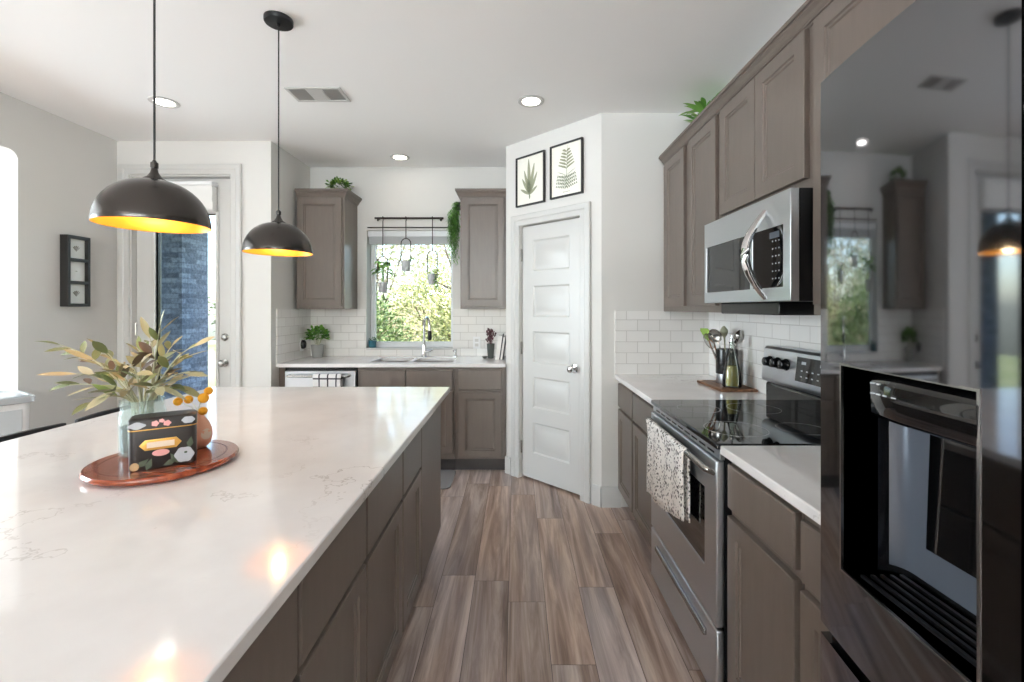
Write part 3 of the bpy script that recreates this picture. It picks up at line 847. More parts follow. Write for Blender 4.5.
# ------------------------------------------------------------------ refrigerator
YC, RAD = .509, 2.6
fxs = lambda y: .567 + (y - YC) ** 2 / (2 * RAD)
YF1, YF0 = .888, .13
fg = thing('refrigerator', 'black stainless french door refrigerator with ice and water dispenser', 'refrigerator', (1.0, YC, 0))
W(fg).box(.705, 1.32, YF0 + .004, YF1 - .004, .03, 1.80).build('cabinet', BLKMETAL, fg, bevel=.004)
def fdoor(y0, y1, z0, z1, hole=None, ny=14):
    us = [y0 + (y1 - y0) * k / ny for k in range(ny + 1)]
    vs = [z0, z1]
    if hole:
        us = sorted(us + [hole[0], hole[1]]); vs = [z0, hole[2], hole[3], z1]
        us = [u for i, u in enumerate(us) if i == 0 or u - us[i - 1] > 1e-5]
    def P(u, v, d):
        if d > .1: return (.700, u, v)
        return (fxs(u), u, v)
    inh = lambda i, j: hole is not None and j == 1 and hole[0] - 1e-5 <= us[i] and us[i + 1] <= hole[1] + 1e-5
    return W(fg).panel(us, vs, inh, P, 0, 1)
HY0, HY1, HZ0, HZ1 = .5575, .8205, .902, 1.272
dl = fdoor(YC + .0014, YF1, .765, 1.812, (HY0, HY1, HZ0, HZ1)).build('door', FRIDGE, fg, sharp=25); dl['label'] = 'left door with the dispenser'
fdoor(YF0, YC - .0014, .765, 1.812).build('door', FRIDGE, fg, sharp=25)
for a, b in ((YC + .0014, YF1), (YF0, YC - .0014)):
    fdoor(a, b, .07, .742).build('lower_door', FRIDGE, fg, sharp=25)
W(fg).box(.61, .704, YF0 + .01, YF1 - .01, .70, .80).build('grip_channel', BLACK, fg)
# dispenser
DXB = .688
rcr = lambda x, q: [(x, HY0 + q, HZ0 + q), (x, HY1 - q, HZ0 + q), (x, HY1 - q, HZ1 - q), (x, HY0 + q, HZ1 - q)]
cr = .035
def wallsec(z):
    p = [(fxs(HY1) + .001, HY1, z), (DXB - cr, HY1, z)]
    p += [(DXB - cr + cr * sin(a), HY1 - cr + cr * cos(a), z) for a in [k * pi / 12 for k in range(1, 7)]]
    p += [(DXB - cr + cr * cos(a), HY0 + cr - cr * sin(a), z) for a in [k * pi / 12 for k in range(0, 6)]]
    p += [(DXB - cr, HY0, z), (fxs(HY0) + .001, HY0, z)]
    return p
rc = W(fg)
rc.rings([wallsec(HZ0), wallsec(HZ1)], True, True, False)
rco = rc.build('dispenser_recess', FRIDGEIN, fg)
bpm = W(fg)
bpsec = lambda z: [(x - .0015, y, z) for x, y, z in wallsec(z)[3:-3]]
bpm.rings([bpsec(HZ0 + .012), bpsec(1.225)], False, False, False)
bpm.build('back_plate', DISPPLATE, rco)
rm = W(fg)
fr_ = lambda q, dx: [(fxs(p[1]) + dx, p[1], p[2]) for p in rcr(0, q)]
rm.rings([fr_(-.002, .002), fr_(-.002, -.0012), fr_(.002, -.0012), fr_(.002, .004)], False, False)
rm.build('dispenser_rim', PLATELT, rco)
# control head: rounded hood at the top of the recess
hd = W(fg)
sec = lambda z, f, l: [(fxs(.60) + f, HY0 + .001, z), (fxs(.66) + f, .68, z), (fxs(.7) + f + .002, .735, z), (fxs(.74) + f + .012, .752, z), (fxs(.76) + f + .035, .760, z), (.683, .762, z), (.683, HY0 + .001, z)]
hd.rings([sec(1.194, .02, 0), sec(1.197, .006, 0), sec(1.205, -.002, 0), sec(1.252, -.004, 0), sec(1.262, .004, 0), sec(1.266, .02, 0)])
hdo = hd.build('control_head', BLKGLASS, rco, sharp=50)
m = W(fg)
for k, (y, z, w_) in enumerate(((.727, 1.252, .006), (.727, 1.236, .006), (.715, 1.236, .007), (.715, 1.252, .006), (.702, 1.236, .007), (.685, 1.236, .009), (.665, 1.237, .009))):
    x = fxs(.7) - .0048 + (.006 if y > .735 else .0)
    W(fg).box(x - .0012, x + .004, y - w_ / 2, y + w_ / 2, z, z + .0022).build('control_mark', MARK, rco)
W(fg).rings([[(DXB - .004 - h, .625, .977), (DXB - .004 - h, .7475, .977), (DXB - .004 - h * .3, .7475, 1.21), (DXB - .004 - h * .3, .625, 1.21)] for h in (.0, .012)]).build('paddle', BLKGLASS, rco, bevel=.003)
tr_ = W(fg)
for k in range(5): tr_.box(.60 + k * .017, .606 + k * .017, HY0 + .025, HY1 - .028, HZ0 + .002, HZ0 + .007)
tr_.build('drip_grille', BLKMETAL, rco)

# ------------------------------------------------------------------ pendants and ceiling fittings
def pendant(label, x, y, zr):
    t = thing('pendant_lamp', label, 'pendant lamp', (x, y, zr), group='dome pendants over the island')
    rad, h = .147, .142
    outer = [(rad, 0), (rad + .0008, .004)] + [(rad * cos(a) ** .92, h * sin(a) ** .95) for a in [R(6 + k * 7.2) for k in range(11)]] + [(.03, h * .985)]
    MB().lathe(outer, n=56, cap0=False, cap1=True).build('shade', SHADE, t)
    inner = [(rad - .0005, .0005)] + [((rad - .004) * cos(a) ** .92, (h - .004) * sin(a) ** .95) for a in [R(5 + k * 7.2) for k in range(11)]] + [(.026, h - .006)]
    MB().lathe(inner, n=56, cap0=False, cap1=True).build('lining', GOLD, t)
    neck = [(.034, h - .006), (.032, h), (.02, h + .008), (.011, h + .022), (.008, h + .036), (.0105, h + .037), (.0105, h + .052), (.007, h + .055), (.004, h + .06)]
    MB().lathe(neck, n=24).build('neck', SHADE, t)
    MB().tube([(0, 0, h + .055), (0, 0, CZ - .024 - zr)], .0032, 8).build('cord', CORD, t)
    MB().lathe([(.0625, CZ - zr - .001), (.0625, CZ - zr - .018), (.06, CZ - zr - .022), (.008, CZ - zr - .024), (.008, CZ - zr - .034), (.004, CZ - zr - .036)], n=36).build('canopy', BLKMETAL, t)
    MB().lathe([(.016, h - .01), (.018, h - .045), (.014, h - .05)], n=16).build('socket', BLKMETAL, t)
    MB().sphere((0, 0, .068), .027, 16, 10).build('bulb', BULB, t)
    light('pendant_glow', 'POINT', (0, 0, .022), (0, 0, 0), 1.6, (1.0, .72, .38), .02, parent=t)
    return t
pendant('graphite dome pendant nearer the camera, larger one at the upper left', -1.115, 1.403, 1.626)
pendant('graphite dome pendant farther away, with its round ceiling canopy in view', -1.106, 2.12, 1.629)

def downlight(label, x, y):
    t = thing('recessed_light', label, 'ceiling light', (x, y, CZ), group='recessed ceiling lights')
    MB().rings([[(r * cos(k * pi / 18), r * sin(k * pi / 18), z) for k in range(36)] for r, z in ((.058, .0), (.058, -.004), (.072, -.009), (.085, -.005), (.086, -.0005))], False, False).build('trim_ring', TRIM, t)
    MB().lathe([(.058, -.0055), (.058, -.0045)], n=36).build('lens', LENS, t)
    light('downlight_glow', 'AREA', (0, 0, -.012), (0, 0, 0), 0.25, (1.0, .97, .93), .11, shape='DISK', parent=t)
downlight('recessed ceiling light in front of the pantry', .098, 2.96)
downlight('recessed ceiling light above the sink', -1.035, 4.06)
downlight('recessed ceiling light behind the nearer pendant cord', -2.30, 2.975)

vt = thing('ceiling_vent', 'white rectangular air vent with louvred sections in the ceiling', 'vent', (-1.245, 2.865, CZ))
W(vt).panel([-1.416, -1.396, -1.092, -1.072], [2.77, 2.79, 2.94, 2.96], lambda i, j: i == 1 and j == 1, PZ, CZ - .008, CZ - .0005).build('frame', TRIM, vt, bevel=.003)
for k, (m_, tilt) in enumerate(((VENTGREY, 1), (TRIM, 0), (VENTGREY, -1))):
    m = W(vt); a = -1.394 + k * .1015
    if k == 1:
        for j in range(9): m.box(a, a + .096, 2.792 + j * .0162, 2.792 + j * .0162 + .014, CZ - .007, CZ - .004)
    else:
        for j in range(9):
            x = a + j * .0108
            m.add([(x, 2.792, CZ - .007), (x + .009, 2.792, CZ - .002), (x + .009, 2.938, CZ - .002), (x, 2.938, CZ - .007)], [(0, 1, 2, 3)])
    m.build('louvre', TRIM if k == 1 else m_, vt)

# ------------------------------------------------------------------ pictures
def framed_print(label, x0, x1, z0, z1, kind):
    t = thing('picture_frame', label, 'picture', (XP, 3.80, 0), PA, group='framed botanical prints over the pantry door')
    q = .012
    MB().panel([x0, x0 + q, x1 - q, x1], [z0, z0 + q, z1 - q, z1], lambda i, j: i == 1 and j == 1, P, -.022, -.001).build('frame', FRAMEB, t, bevel=.002)
    pr = MB().box(x0 + q - .002, x1 - q + .002, -.010, -.004, z0 + q - .002, z1 - q + .002).build('print', PAPER, t)
    yl = -.0104; cx, cz = (x0 + x1) / 2, (z0 + z1) / 2
    m = MB()
    def lf(px, pz, ang, L, w_, mi):
        m.mi = mi; d = Vector((cos(ang), 0, sin(ang))); s_ = Vector((-sin(ang), 0, cos(ang)))
        vs = []; n = 6
        for i in range(n + 1):
            u_ = i / n; ww = w_ * .5 * (sin(pi * (u_ * .94 + .03)) ** .75)
            c = Vector((px, yl, pz)) + d * L * u_
            vs += [c - s_ * ww, c + s_ * ww]
        m.add(vs, [(2 * i, 2 * i + 2, 2 * i + 3, 2 * i + 1) for i in range(n)])
    if kind == 'long':
        for ang, L, w_ in ((92, .23, .03), (78, .2, .028), (106, .17, .024), (64, .15, .024), (120, .13, .022), (35, .08, .02), (150, .09, .02), (96, .12, .028)):
            lf(cx - .008, cz - .115, R(ang), L * 1.22, w_ * 1.15, 0 if ang != 96 else 1)
        lf(cx - .008, cz - .105, R(-88), .045, .014, 1)
    else:
        lf(cx, cz - .13, R(88), .31, .004, 1)
        for i in range(11):
            z = cz - .115 + i * .0245; L = .1 * (1 - (i / 12) ** 1.3) + .008
            if i in (4,): continue
            for sg in (-1, 1):
                for j in range(6):
                    d = j / 6
                    px = cx + sg * L * d; pz = z + L * d * (.45 if i > 4 else .1)
                    lf(px, pz, R(90 - sg * 42) if i > 4 else R(-90 + sg * 30), .028 * (1.1 - d * .7), .011, (i < 4) * 1)
                lf(cx, z, R(90 - sg * 66), L, .004, 1)
        m.mi = 2
        for k in range(5): m.add([(cx - .03 + k * .013, yl, z0 + .035), (cx - .021 + k * .013, yl, z0 + .035), (cx - .021 + k * .013, yl, z0 + .039), (cx - .03 + k * .013, yl, z0 + .039)], [(0, 1, 2, 3)])
    m.build('leaf_drawing', [PRINTG, PRINTG2, INK], pr)
framed_print('black framed print of long upright leaves, left one above the pantry door', .131, .436, 2.187, 2.585, 'long')
framed_print('black framed print of a branching fern, right one above the pantry door', .4925, .794, 2.192, 2.590, 'fern')

pf = thing('photo_frame', 'tall black shadow box frame with three small pictures on the left wall', 'picture', (XL, 3.28, 1.38))
fy0, fy1, fz0, fz1 = 3.205, 3.375, 1.383, 1.892
zc = [fz0, fz0 + .022]
oh = (fz1 - fz0 - 4 * .022) / 3
for k in range(3): zc += [zc[-1] + oh, zc[-1] + oh + .022]
W(pf).panel([fy0, fy0 + .02, fy1 - .02, fy1], zc, lambda i, j: i == 1 and j % 2 == 1, PX, XL + .001, XL + .06).build('frame', FRAMEB, pf, bevel=.002)
W(pf).box(XL + .002, XL + .006, fy0 + .01, fy1 - .01, fz0 + .01, fz1 - .01).build('backing', PAPERW, pf)
for k in range(3):
    a, b = zc[1 + 2 * k], zc[2 + 2 * k]
    m = W(pf).box(XL + .006, XL + .035, fy0 + .021, fy1 - .021, a + .001, b - .001)
    c_ = m.build('picture_card', PAPERW, pf)
    m = W(pf); zc_ = (a + b) / 2; yc_ = (fy0 + fy1) / 2
    for j in range(5):
        ang = R(40 + j * 25); L = .03 if k != 1 else .012
        m.add([(XL + .0356, yc_, zc_ - .02 if k != 1 else zc_), (XL + .0356, yc_ + L * cos(ang) - .004, zc_ - .01 + L * sin(ang)), (XL + .0356, yc_ + L * cos(ang) + .006, zc_ - .006 + L * sin(ang))], [(0, 1, 2)])
    m.build('sprig_drawing', INK if k != 1 else PRINTG2, c_)

# ------------------------------------------------------------------ island still life
TZ = .936
tr = thing('serving_tray', 'round glossy rosewood tray on the island', 'tray', (-1.027, 1.334, .914))
MB().lathe([(.168, .0005), (.178, .004), (.184, .012), (.184, .016), (.18, .0215), (.172, .022)], n=72).build('board', REDWOOD, tr)
MB().lathe([(.150, .0222), (.152, .0224), (.154, .0222)], n=72, cap0=False, cap1=False).build('inlay_ring', mat('dark_inlay', (70, 30, 18), .2), tr)

tn = thing('tea_tin', 'dark floral tea tin with a gold label plaque on the tray', 'tin', (-1.029, 1.205, TZ + .0005), math.atan2(.082, .125))
tw, td, thh = .149, .075, .108
def rrect(x0, x1, y0, y1, r, n=5):
    pts = []
    for cx, cy, a0 in ((x1 - r, y0 + r, -90), (x1 - r, y1 - r, 0), (x0 + r, y1 - r, 90), (x0 + r, y0 + r, 180)):
        for k in range(n + 1):
            a = R(a0 + 90 * k / n); pts.append((cx + r * cos(a), cy + r * sin(a)))
    return pts
def loft(mb, secs): return mb.rings([[(x, y, z) for x, y in rrect(q, tw - q, q, td - q, .018)] for q, z in secs])
loft(MB(), [(.001, 0), (0, .003), (0, thh)]).build('body', TIN, tn)
loft(MB(), [(-.0012, thh), (-.0012, thh + .026), (.003, thh + .031), (.012, thh + .032)]).build('lid', TIN, tn)
loft(MB(), [(-.0018, thh - .0015), (-.0018, thh + .0012)]).build('gold_band', TINGOLD, tn)
def disc(mb, cx, cz, rx, rz, y, n=20, ph=0, pet=0, amp=0):
    vs = [(cx, y, cz)] + [(cx + rx * (1 + amp * cos(pet * a)) * cos(a), y, cz + rz * (1 + amp * cos(pet * a)) * sin(a)) for a in [2 * pi * k / n + ph for k in range(n)]]
    return mb.add(vs, [(0, 1 + k, 1 + (k + 1) % n) for k in range(n)])
pl = MB(); cx, cz = tw * .47, .066
def hexa(hx, hz, tip): return [(cx - hx - tip, cz), (cx - hx, cz + hz), (cx + hx, cz + hz), (cx + hx + tip, cz), (cx + hx, cz - hz), (cx - hx, cz - hz)]
pl.rings([[(x, -.0002, z) for x, z in hexa(.034, .014, .012)], [(x, -.002, z) for x, z in hexa(.034, .014, .012)], [(x, -.0026, z) for x, z in hexa(.032, .012, .010)]])
plo = pl.build('label_plaque', TINGOLD, tn)
MB().box(cx - .03, cx + .03, -.0032, -.0024, cz - .0075, cz + .0075).build('label_paper', CREAM, plo)
def decal(nm, mt_, *a):
    q_ = MB(); disc(q_, *a); q_.build(nm, mt_, tn)
decal('pink_petal', PINK, cx, cz - .024, .019, .009, -.0009, 16)
for a_ in ((cx - .012, thh + .015, .008, .0075, -.0022, 20, 0, 5, .12), (cx + .014, thh + .013, .0085, .0075, -.0022, 20, .5, 5, .12), (cx + .002, thh + .021, .006, .005, -.00215, 20, 0, 5, .12)):
    decal('pink_flower', PINK, *a_)
for a_ in ((tw * .82, .028, .022, .021, -.0010, 26, 0, 6, .06), (tw * .88, thh + .016, .015, .0095, -.0022, 24, 0, 6, .06), (tw * .13, thh + .013, .018, .009, -.0022, 20, 0, 4, .1)):
    decal('white_flower', GREYW, *a_)
for cx_, cz_, a in ((.03, .018, 40), (.044, .012, 70), (.10, .02, 120), (.135, .058, 80), (.09, .012, 20)):
    d = Vector((cos(R(a)), 0, sin(R(a)))); s_ = Vector((-d.z, 0, d.x)); b_ = Vector((cx_, -.0007, cz_))
    MB().add([b_ - d * .016, b_ + s_ * .008, b_ + d * .019, b_ - s_ * .008], [(0, 1, 2, 3)]).build('printed_leaf', DGREEN, tn)
TAN = mat('tan_print', (176, 146, 108), .4)
decal('tan_petal', TAN, .014, .012, .010, .011, -.0012, 14)
decal('flower_center', DGREEN, tw * .84, .034, .004, .003, -.0013, 10)

vs_ = thing('glass_vase', 'pale aqua glass jar on the tray behind the tea tin', 'vase', (-1.125, 1.372, TZ + .0005))
MB().lathe([(.001, .0005), (.05, .0005), (.056, .006), (.058, .05), (.058, .122), (.054, .135), (.0535, .155), (.0555, .163), (.052, .1635), (.050, .155), (.050, .135), (.054, .122), (.054, .05), (.052, .012), (.001, .010)], n=40, cap0=True, cap1=True).build('jar', JARGLASS, vs_)
MB().lathe([(.001, .0115), (.051, .013), (.053, .05), (.053, .085), (.001, .086)], n=32).build('water', thin_glass('vase_water', (.86, .93, .92, 1)), vs_)
def back(px, py, Y): return Vector(((px - 516) / 455 * Y, Y, CH - (py - 308) / 455 * Y))
# foliage: leafy olive coloured stems
br = thing('leafy_stems', 'bunch of grey green stems with olive and tan leaves standing in the glass jar', 'foliage', (-1.125, 1.372, TZ + .012))
tips = [(60, 345, 1.34), (76, 354, 1.42), (76, 374, 1.26), (70, 385, 1.35), (92, 402, 1.24), (92, 362, 1.48), (118, 372, 1.30), (140, 350, 1.42), (160, 328, 1.36), (132, 366, 1.25), (172, 346, 1.46), (194, 346, 1.36),
        (190, 372, 1.30), (178, 386, 1.40), (158, 388, 1.24), (112, 392, 1.28), (150, 338, 1.38), (140, 362, 1.31), (184, 358, 1.42), (170, 390, 1.3), (104, 350, 1.32), (150, 372, 1.5)]
lm, sm_ = W(br), W(br)
mouth = Vector((-1.125, 1.372, 1.09))
for k, (px, py, Y) in enumerate(tips):
    tip = back(px, py, Y)
    a = rng.uniform(0, 6.28)
    b0 = Vector((-1.125 + .02 * cos(a), 1.372 + .02 * sin(a), TZ + .018))
    dirv = tip - mouth
    mp = mouth + Vector((dirv.x, dirv.y, 0)).normalized() * .025
    c1 = mp + Vector((dirv.x * .35, dirv.y * .35, dirv.z * .6 + .035))
    path = [b0, (b0 + mp) / 2, mp]
    for j in range(1, 9):
        u_ = j / 8
        path.append(mp * (1 - u_) ** 2 + c1 * 2 * u_ * (1 - u_) + tip * u_ * u_)
    sm_.tube(path, [.003] * 3 + [.003 - .0018 * j / 8 for j in range(1, 9)], 6)
    nl = 6
    for j in range(nl):
        u_ = .32 + .68 * j / (nl - 1)
        q = mp * (1 - u_) ** 2 + c1 * 2 * u_ * (1 - u_) + tip * u_ * u_
        dv = ((c1 - mp) * (1 - u_) + (tip - c1) * u_).normalized()
        s_ = dv.cross(Vector((0, 0, 1)))
        if s_.length < .1: s_ = Vector((1, 0, 0))
        s_.normalize()
        if j == nl - 1: d = dv
        else: d = dv * rng.uniform(.35, .9) + s_ * rng.uniform(.4, .9) * (1 if j % 2 else -1) + Vector((0, 0, rng.uniform(-.3, .45)))
        upv = Vector((rng.uniform(-.6, .6), rng.uniform(-.9, .1), 1))
        lm.leaf(q, d, upv, rng.uniform(.05, .08), rng.uniform(.017, .024), rng.uniform(-.05, .25), 5)
sm_.build('stems', STEM, br); lm.build('leaves', OLIVE, br)
bv = thing('bud_vase', 'small terracotta bud vase with a pale spot on the tray', 'vase', (-.996, 1.425, TZ + .0005))
MB().lathe([(.001, .0005), (.022, .0005), (.034, .014), (.039, .036), (.038, .056), (.03, .078), (.018, .094), (.012, .102), (.013, .108), (.009, .108), (.008, .098), (.001, .09)], n=32).build('body', TERRA, bv)
for az, zc_ in ((-20, .046), (-110, .05), (80, .04), (170, .055)):
    m = MB(); rings = []
    for rr in (.0165, .0005):
        ring = []
        for k in range(16):
            a = 2 * pi * k / 16; z = zc_ + rr * sin(a); az2 = R(az) + rr * cos(a) / .038
            rad = .0392 if .03 < z < .05 else .0392 - abs(z - .04) * .12
            ring.append((rad * cos(az2) * 1.012, rad * sin(az2) * 1.012, z))
        rings.append(ring)
    m.rings(rings, False, True)
    m.build('painted_spot', CREAM, bv)
for k, (px, py, Y) in enumerate(((178, 401.5, 1.43), (188.5, 399.5, 1.46), (203.5, 398, 1.42), (208.5, 391, 1.44), (203, 411, 1.40))):
    c = back(px, py, Y)
    lab = ['leftmost yellow ball flower in the terracotta vase', 'yellow ball flower second from the left in the terracotta vase', 'large yellow ball flower below the topmost one in the terracotta vase', 'topmost yellow ball flower in the terracotta vase', 'lowest yellow ball flower, close to the terracotta vase'][k]
    f = thing('ball_flower', lab, 'flower', (-.996, 1.425, TZ + .1), group='yellow ball flowers')
    base = Vector((-.996 + .004 * cos(k * 1.25), 1.425 + .004 * sin(k * 1.25), 1.035))
    midp = Vector((base.x + (c.x - base.x) * .35, base.y + (c.y - base.y) * .35, base.z + (c.z - base.z) * .6))
    W(f).tube([base + Vector((0, 0, -.03)), base, midp, c], .0012, 6).build('stem', STEM, f)
    W(f).sphere(c, (.013, .013, .0155, .0125, .0125)[k], 18, 12).build('flower_head', YELLOW, f)

# ------------------------------------------------------------------ stools and bin on the far side of the island
def stool(label, yc):
    t = thing('counter_stool', label, 'stool', (-1.80, yc, 0), group='black counter stools at the island')
    for sx in (-1, 1):
        for sy_ in (-1, 1):
            MB().tube([(sx * .20, sy_ * .19, 0), (sx * .165, sy_ * .165, .60)], [.011, .012], 8).build('leg', BLKMETAL, t)
    MB().tube([(.188, -.182, .22), (.188, .182, .22)], .009).build('footrest', BLKMETAL, t)
    MB().tube([(-.188, -.182, .22), (-.188, .182, .22)], .009).build('stretcher', BLKMETAL, t)
    m = MB()
    m.rings([[(x, y, z) for x, y in rrect(-.20 + q, .20 - q, -.20 + q, .20 - q, .05)] for q, z in ((.012, .60), (.0, .615), (.0, .64), (.015, .655), (.05, .66))]); m.build('seat', UPHOL, t)
    arc = lambda r, z: [(-.2 + .045 - r * .045 * 1.0 - .035 * cos((k - 6) / 6 * 1.2) + .03, -.205 + .41 * k / 12, z) for k in range(13)]
    m = MB()
    inn = [(-.16 - .045 * cos((k - 6) / 6 * 1.35), -.205 + .41 * k / 12) for k in range(13)]
    out = [(x - .02, y) for x, y in inn]
    loop = inn + out[::-1]
    m.rings([[(x, y, z) for x, y in loop] for z in (.755, .76, .864, .870)]); m.build('backrest', UPHOL, t, bevel=.003)
    for sy_ in (-1, 1): MB().tube([(-.165, sy_ * .165, .60), (-.195, sy_ * .17, .80)], .010, 8).build('back_post', BLKMETAL, t)
stool('black low back stool peeking over the island edge at the left border', 1.79)
stool('black low back stool peeking over the island edge just left of the tray', 2.255)

bn = thing('storage_bin', 'tall white plastic bin with a frosted lid against the left wall', 'bin', (-3.03, 2.63, 0), R(-30))
bw, bd, bh = .36, .27, .86
def brect(q, z): return [(x, y, z) for x, y in rrect(-bw / 2 + q, bw / 2 - q, -bd / 2 + q, bd / 2 - q, .035)]
MB().rings([brect(.04, 0), brect(.036, .01), brect(.012, bh - .05), brect(.012, bh), brect(.02, bh), brect(.04, .02)], True, True).build('bin_body', WHITEP, bn)
MB().rings([brect(.0, bh - .035), brect(-.006, bh - .03), brect(-.006, bh + .0), brect(.006, bh + .008), brect(.016, bh + .008), brect(.02, bh + .002)], False, True).build('lid', CLEARLID, bn)
MB().rings([[(bw / 2 - .012 + h, y, z) for y, z in ((-.085, .60), (.085, .60), (.085, .79), (-.085, .79))] for h in (-.004, .002)]).build('front_window', mat('bin_window', (196, 202, 206), .3), bn, bevel=.004)

# ------------------------------------------------------------------ plants and small things at the sink
def potted(name, label, cat, loc, pot_prof, potm, group=None):
    t = thing(name, label, cat, loc, group=group)
    MB().lathe(pot_prof, n=28, cap0=True, cap1=False).build('pot', potm, t)
    r, z = pot_prof[-1]
    MB().lathe([(r * .98, z * .9 if False else z - .008), (.001, z - .006)], n=20, cap0=False).build('soil', SOIL, t)
    return t
def bush(mb, c, rad, n, L, Wd, sc=(1, 1, 1), up=.3, r=rng):
    c = Vector(c)
    for k in range(n):
        th = r.uniform(0, 2 * pi); u_ = r.uniform(-.5, 1); s_ = math.sqrt(max(0, 1 - u_ * u_))
        d = Vector((s_ * cos(th), s_ * sin(th), u_))
        q = r.uniform(.45, 1)
        p0 = c + Vector((d.x * rad * sc[0], d.y * rad * sc[1], d.z * rad * sc[2])) * q
        mb.leaf(p0, d + Vector((r.uniform(-.5, .5), r.uniform(-.5, .5), up)), (r.uniform(-1, 1), r.uniform(-1, 1), 1), L * r.uniform(.7, 1.2), Wd * r.uniform(.7, 1.2), .15, 3)
    return mb
hp = potted('potted_herb', 'bushy green herb in a grey pot in the left corner of the sink counter', 'plant', (-1.84, 4.22, .9145),
            [(.042, 0), (.046, .004), (.056, .1), (.058, .118), (.052, .118), (.05, .108)], POTGREY)
m = MB()
for k in range(16):
    a = rng.uniform(0, 6.28); r_ = rng.uniform(.02, .075)
    m.tube([(0.01 * cos(a), .01 * sin(a), .105), (r_ * .5 * cos(a), r_ * .5 * sin(a), .16), (r_ * cos(a), r_ * sin(a), .2 + rng.uniform(0, .06))], .0015, 5)
m.build('stems', STEM, hp)
bush(MB(), (0, 0, .205), .085, 190, .042, .026, (1.05, 1.0, .95)).build('leaves', LEAF, hp)
ol = thing('wall_outlet', 'black round plug in the tiled side wall beside the herb pot', 'outlet', (XN + .012, 4.168, 1.04))
m = W(ol).rings([[(XN + .0125 + h, 4.168 + r * cos(k * pi / 12), 1.04 + r * 1.15 * sin(k * pi / 12)) for k in range(24)] for r, h in ((.036, 0), (.036, .02), (.03, .03), (.012, .034))]); m.build('plug', BLACK, ol)
W(ol).box(XN + .0122, XN + .017, 4.13, 4.206, .98, 1.10).build('cover_plate', WHITEP, ol, bevel=.002)
op = thing('wall_outlet', 'white outlet plate on the tile behind the dark vase', 'outlet', (-.375, YB - .012, 1.04))
W(op).box(-.41, -.34, YB - .017, YB - .0125, .985, 1.10).build('cover_plate', WHITEP, op, bevel=.002)
m = W(op)
for z in (1.02, 1.065): m.box(-.392, -.358, YB - .0185, YB - .0168, z - .014, z + .014)
m.build('sockets', TRIM, op)
tp = potted('potted_succulent', 'small teal pot with a sprig on the left end of the window sill', 'plant', (-1.388, 4.40, WZ0 + .0065),
            [(.03, 0), (.034, .003), (.037, .062), (.033, .064), (.031, .058)], POTTEAL)
bush(MB(), (0, 0, .066), .03, 36, .026, .012, (1, 1, .9), .6).build('leaves', leaf_mat('dusty_green_leaf', [(60, 96, 84), (90, 124, 90)]), tp)
hv = potted('potted_plant', 'dark vase with purple foliage near the right end of the sink counter', 'plant', (-.232, 4.17, .9145),
            [(.024, 0), (.027, .003), (.034, .12), (.036, .132), (.031, .132), (.029, .12)], POTDARK)
m = MB()
for k in range(15):
    a = rng.uniform(0, 6.28); r_ = rng.uniform(.01, .055); h = rng.uniform(.19, .285) - r_ * .9
    pth = [Vector((.008 * cos(a), .008 * sin(a), .118)), Vector((r_ * .6 * cos(a), r_ * .6 * sin(a), (h + .12) / 2)), Vector((r_ * cos(a), r_ * sin(a), h))]
    m.tube(pth, .0014, 5)
    for j in range(9):
        u_ = .35 + .65 * j / 8; q = pth[1].lerp(pth[2], u_) if j else pth[1]
        b_ = rng.uniform(0, 6.28)
        m.leaf(q, (cos(b_), sin(b_), .9), (cos(b_ + 1), sin(b_ + 1), 1), .028, .011, .0, 3)
m.build('foliage', PURPLE, hv)
dd = thing('small_dish', 'small dark dish at the foot of the dark vase', 'dish', (-.285, 4.15, .9145))
MB().lathe([(.012, 0), (.02, .004), (.026, .018), (.024, .018), (.012, .008)], n=20).build('dish', POTDARK, dd)
def book(label, x0, th, h, d, tilt, m):
    t = thing('cookbook', label, 'book', (x0, 4.13, .9145), group='cookbooks leaning on the pantry wall')
    MB().panel([0, .003, th - .003, th], [0, d - .003, d], lambda i, j: i == 1 and j == 1, lambda u, v, dd_: (u, v - d / 2 if False else d / 2 - v, dd_), 0, h).build('cover', m, t)
    t2 = MB().box(.003, th - .003, -d / 2 + .004, d / 2 - .001, .003, h - .004).build('pages', PAPER, t)
    # spine faces the room
    MB().box(0, th, -d / 2 - .001, -d / 2 + .003, 0, h).build('spine', m, t)
    t.rotation_euler = (0, tilt, 0)
book('thick white cookbook next to the dark vase, leaning right', -.186, .034, .215, .15, R(8), BOOKW)
book('thin dark cookbook leaning between two pale ones', -.1505, .010, .225, .15, R(8), BOOKD)
book('narrow pale cookbook leaning, second from the pantry wall', -.1395, .015, .20, .15, R(8), BOOKW)
book('dark cookbook standing closest to the pantry wall', -.1235, .013, .215, .15, R(8), BOOKD)

# hanging planters
RZ, RYp = 2.222, 4.30
hr = thing('hanging_rail', 'dark bronze rail mounted above the sink window', 'rail', (-1.01, YB, RZ))
W(hr).tube([(-1.335, RYp, RZ), (-.685, RYp, RZ)], .0095, 10).build('bar', DKMETAL, hr)
for x in (-1.305, -.71):
    W(hr).tube([(x, RYp, RZ), (x, RYp, RZ - .028)], .008, 8).build('finial', DKMETAL, hr)
    W(hr).tube([(x, RYp, RZ), (x, YB - .001, RZ)], .006, 8).build('bracket', DKMETAL, hr)
rod = thing('curtain_rod', 'thin bronze rod just below the hanging rail above the window', 'rod', (-1.01, YB, 2.14))
W(rod).tube([(-1.415, 4.335, 2.14), (-.575, 4.335, 2.14)], .005, 8).build('bar', DKMETAL, rod)
for x in (-1.39, -.60): W(rod).tube([(x, 4.335, 2.14), (x, YB - .001, 2.14)], .004, 6).build('bracket', DKMETAL, rod)
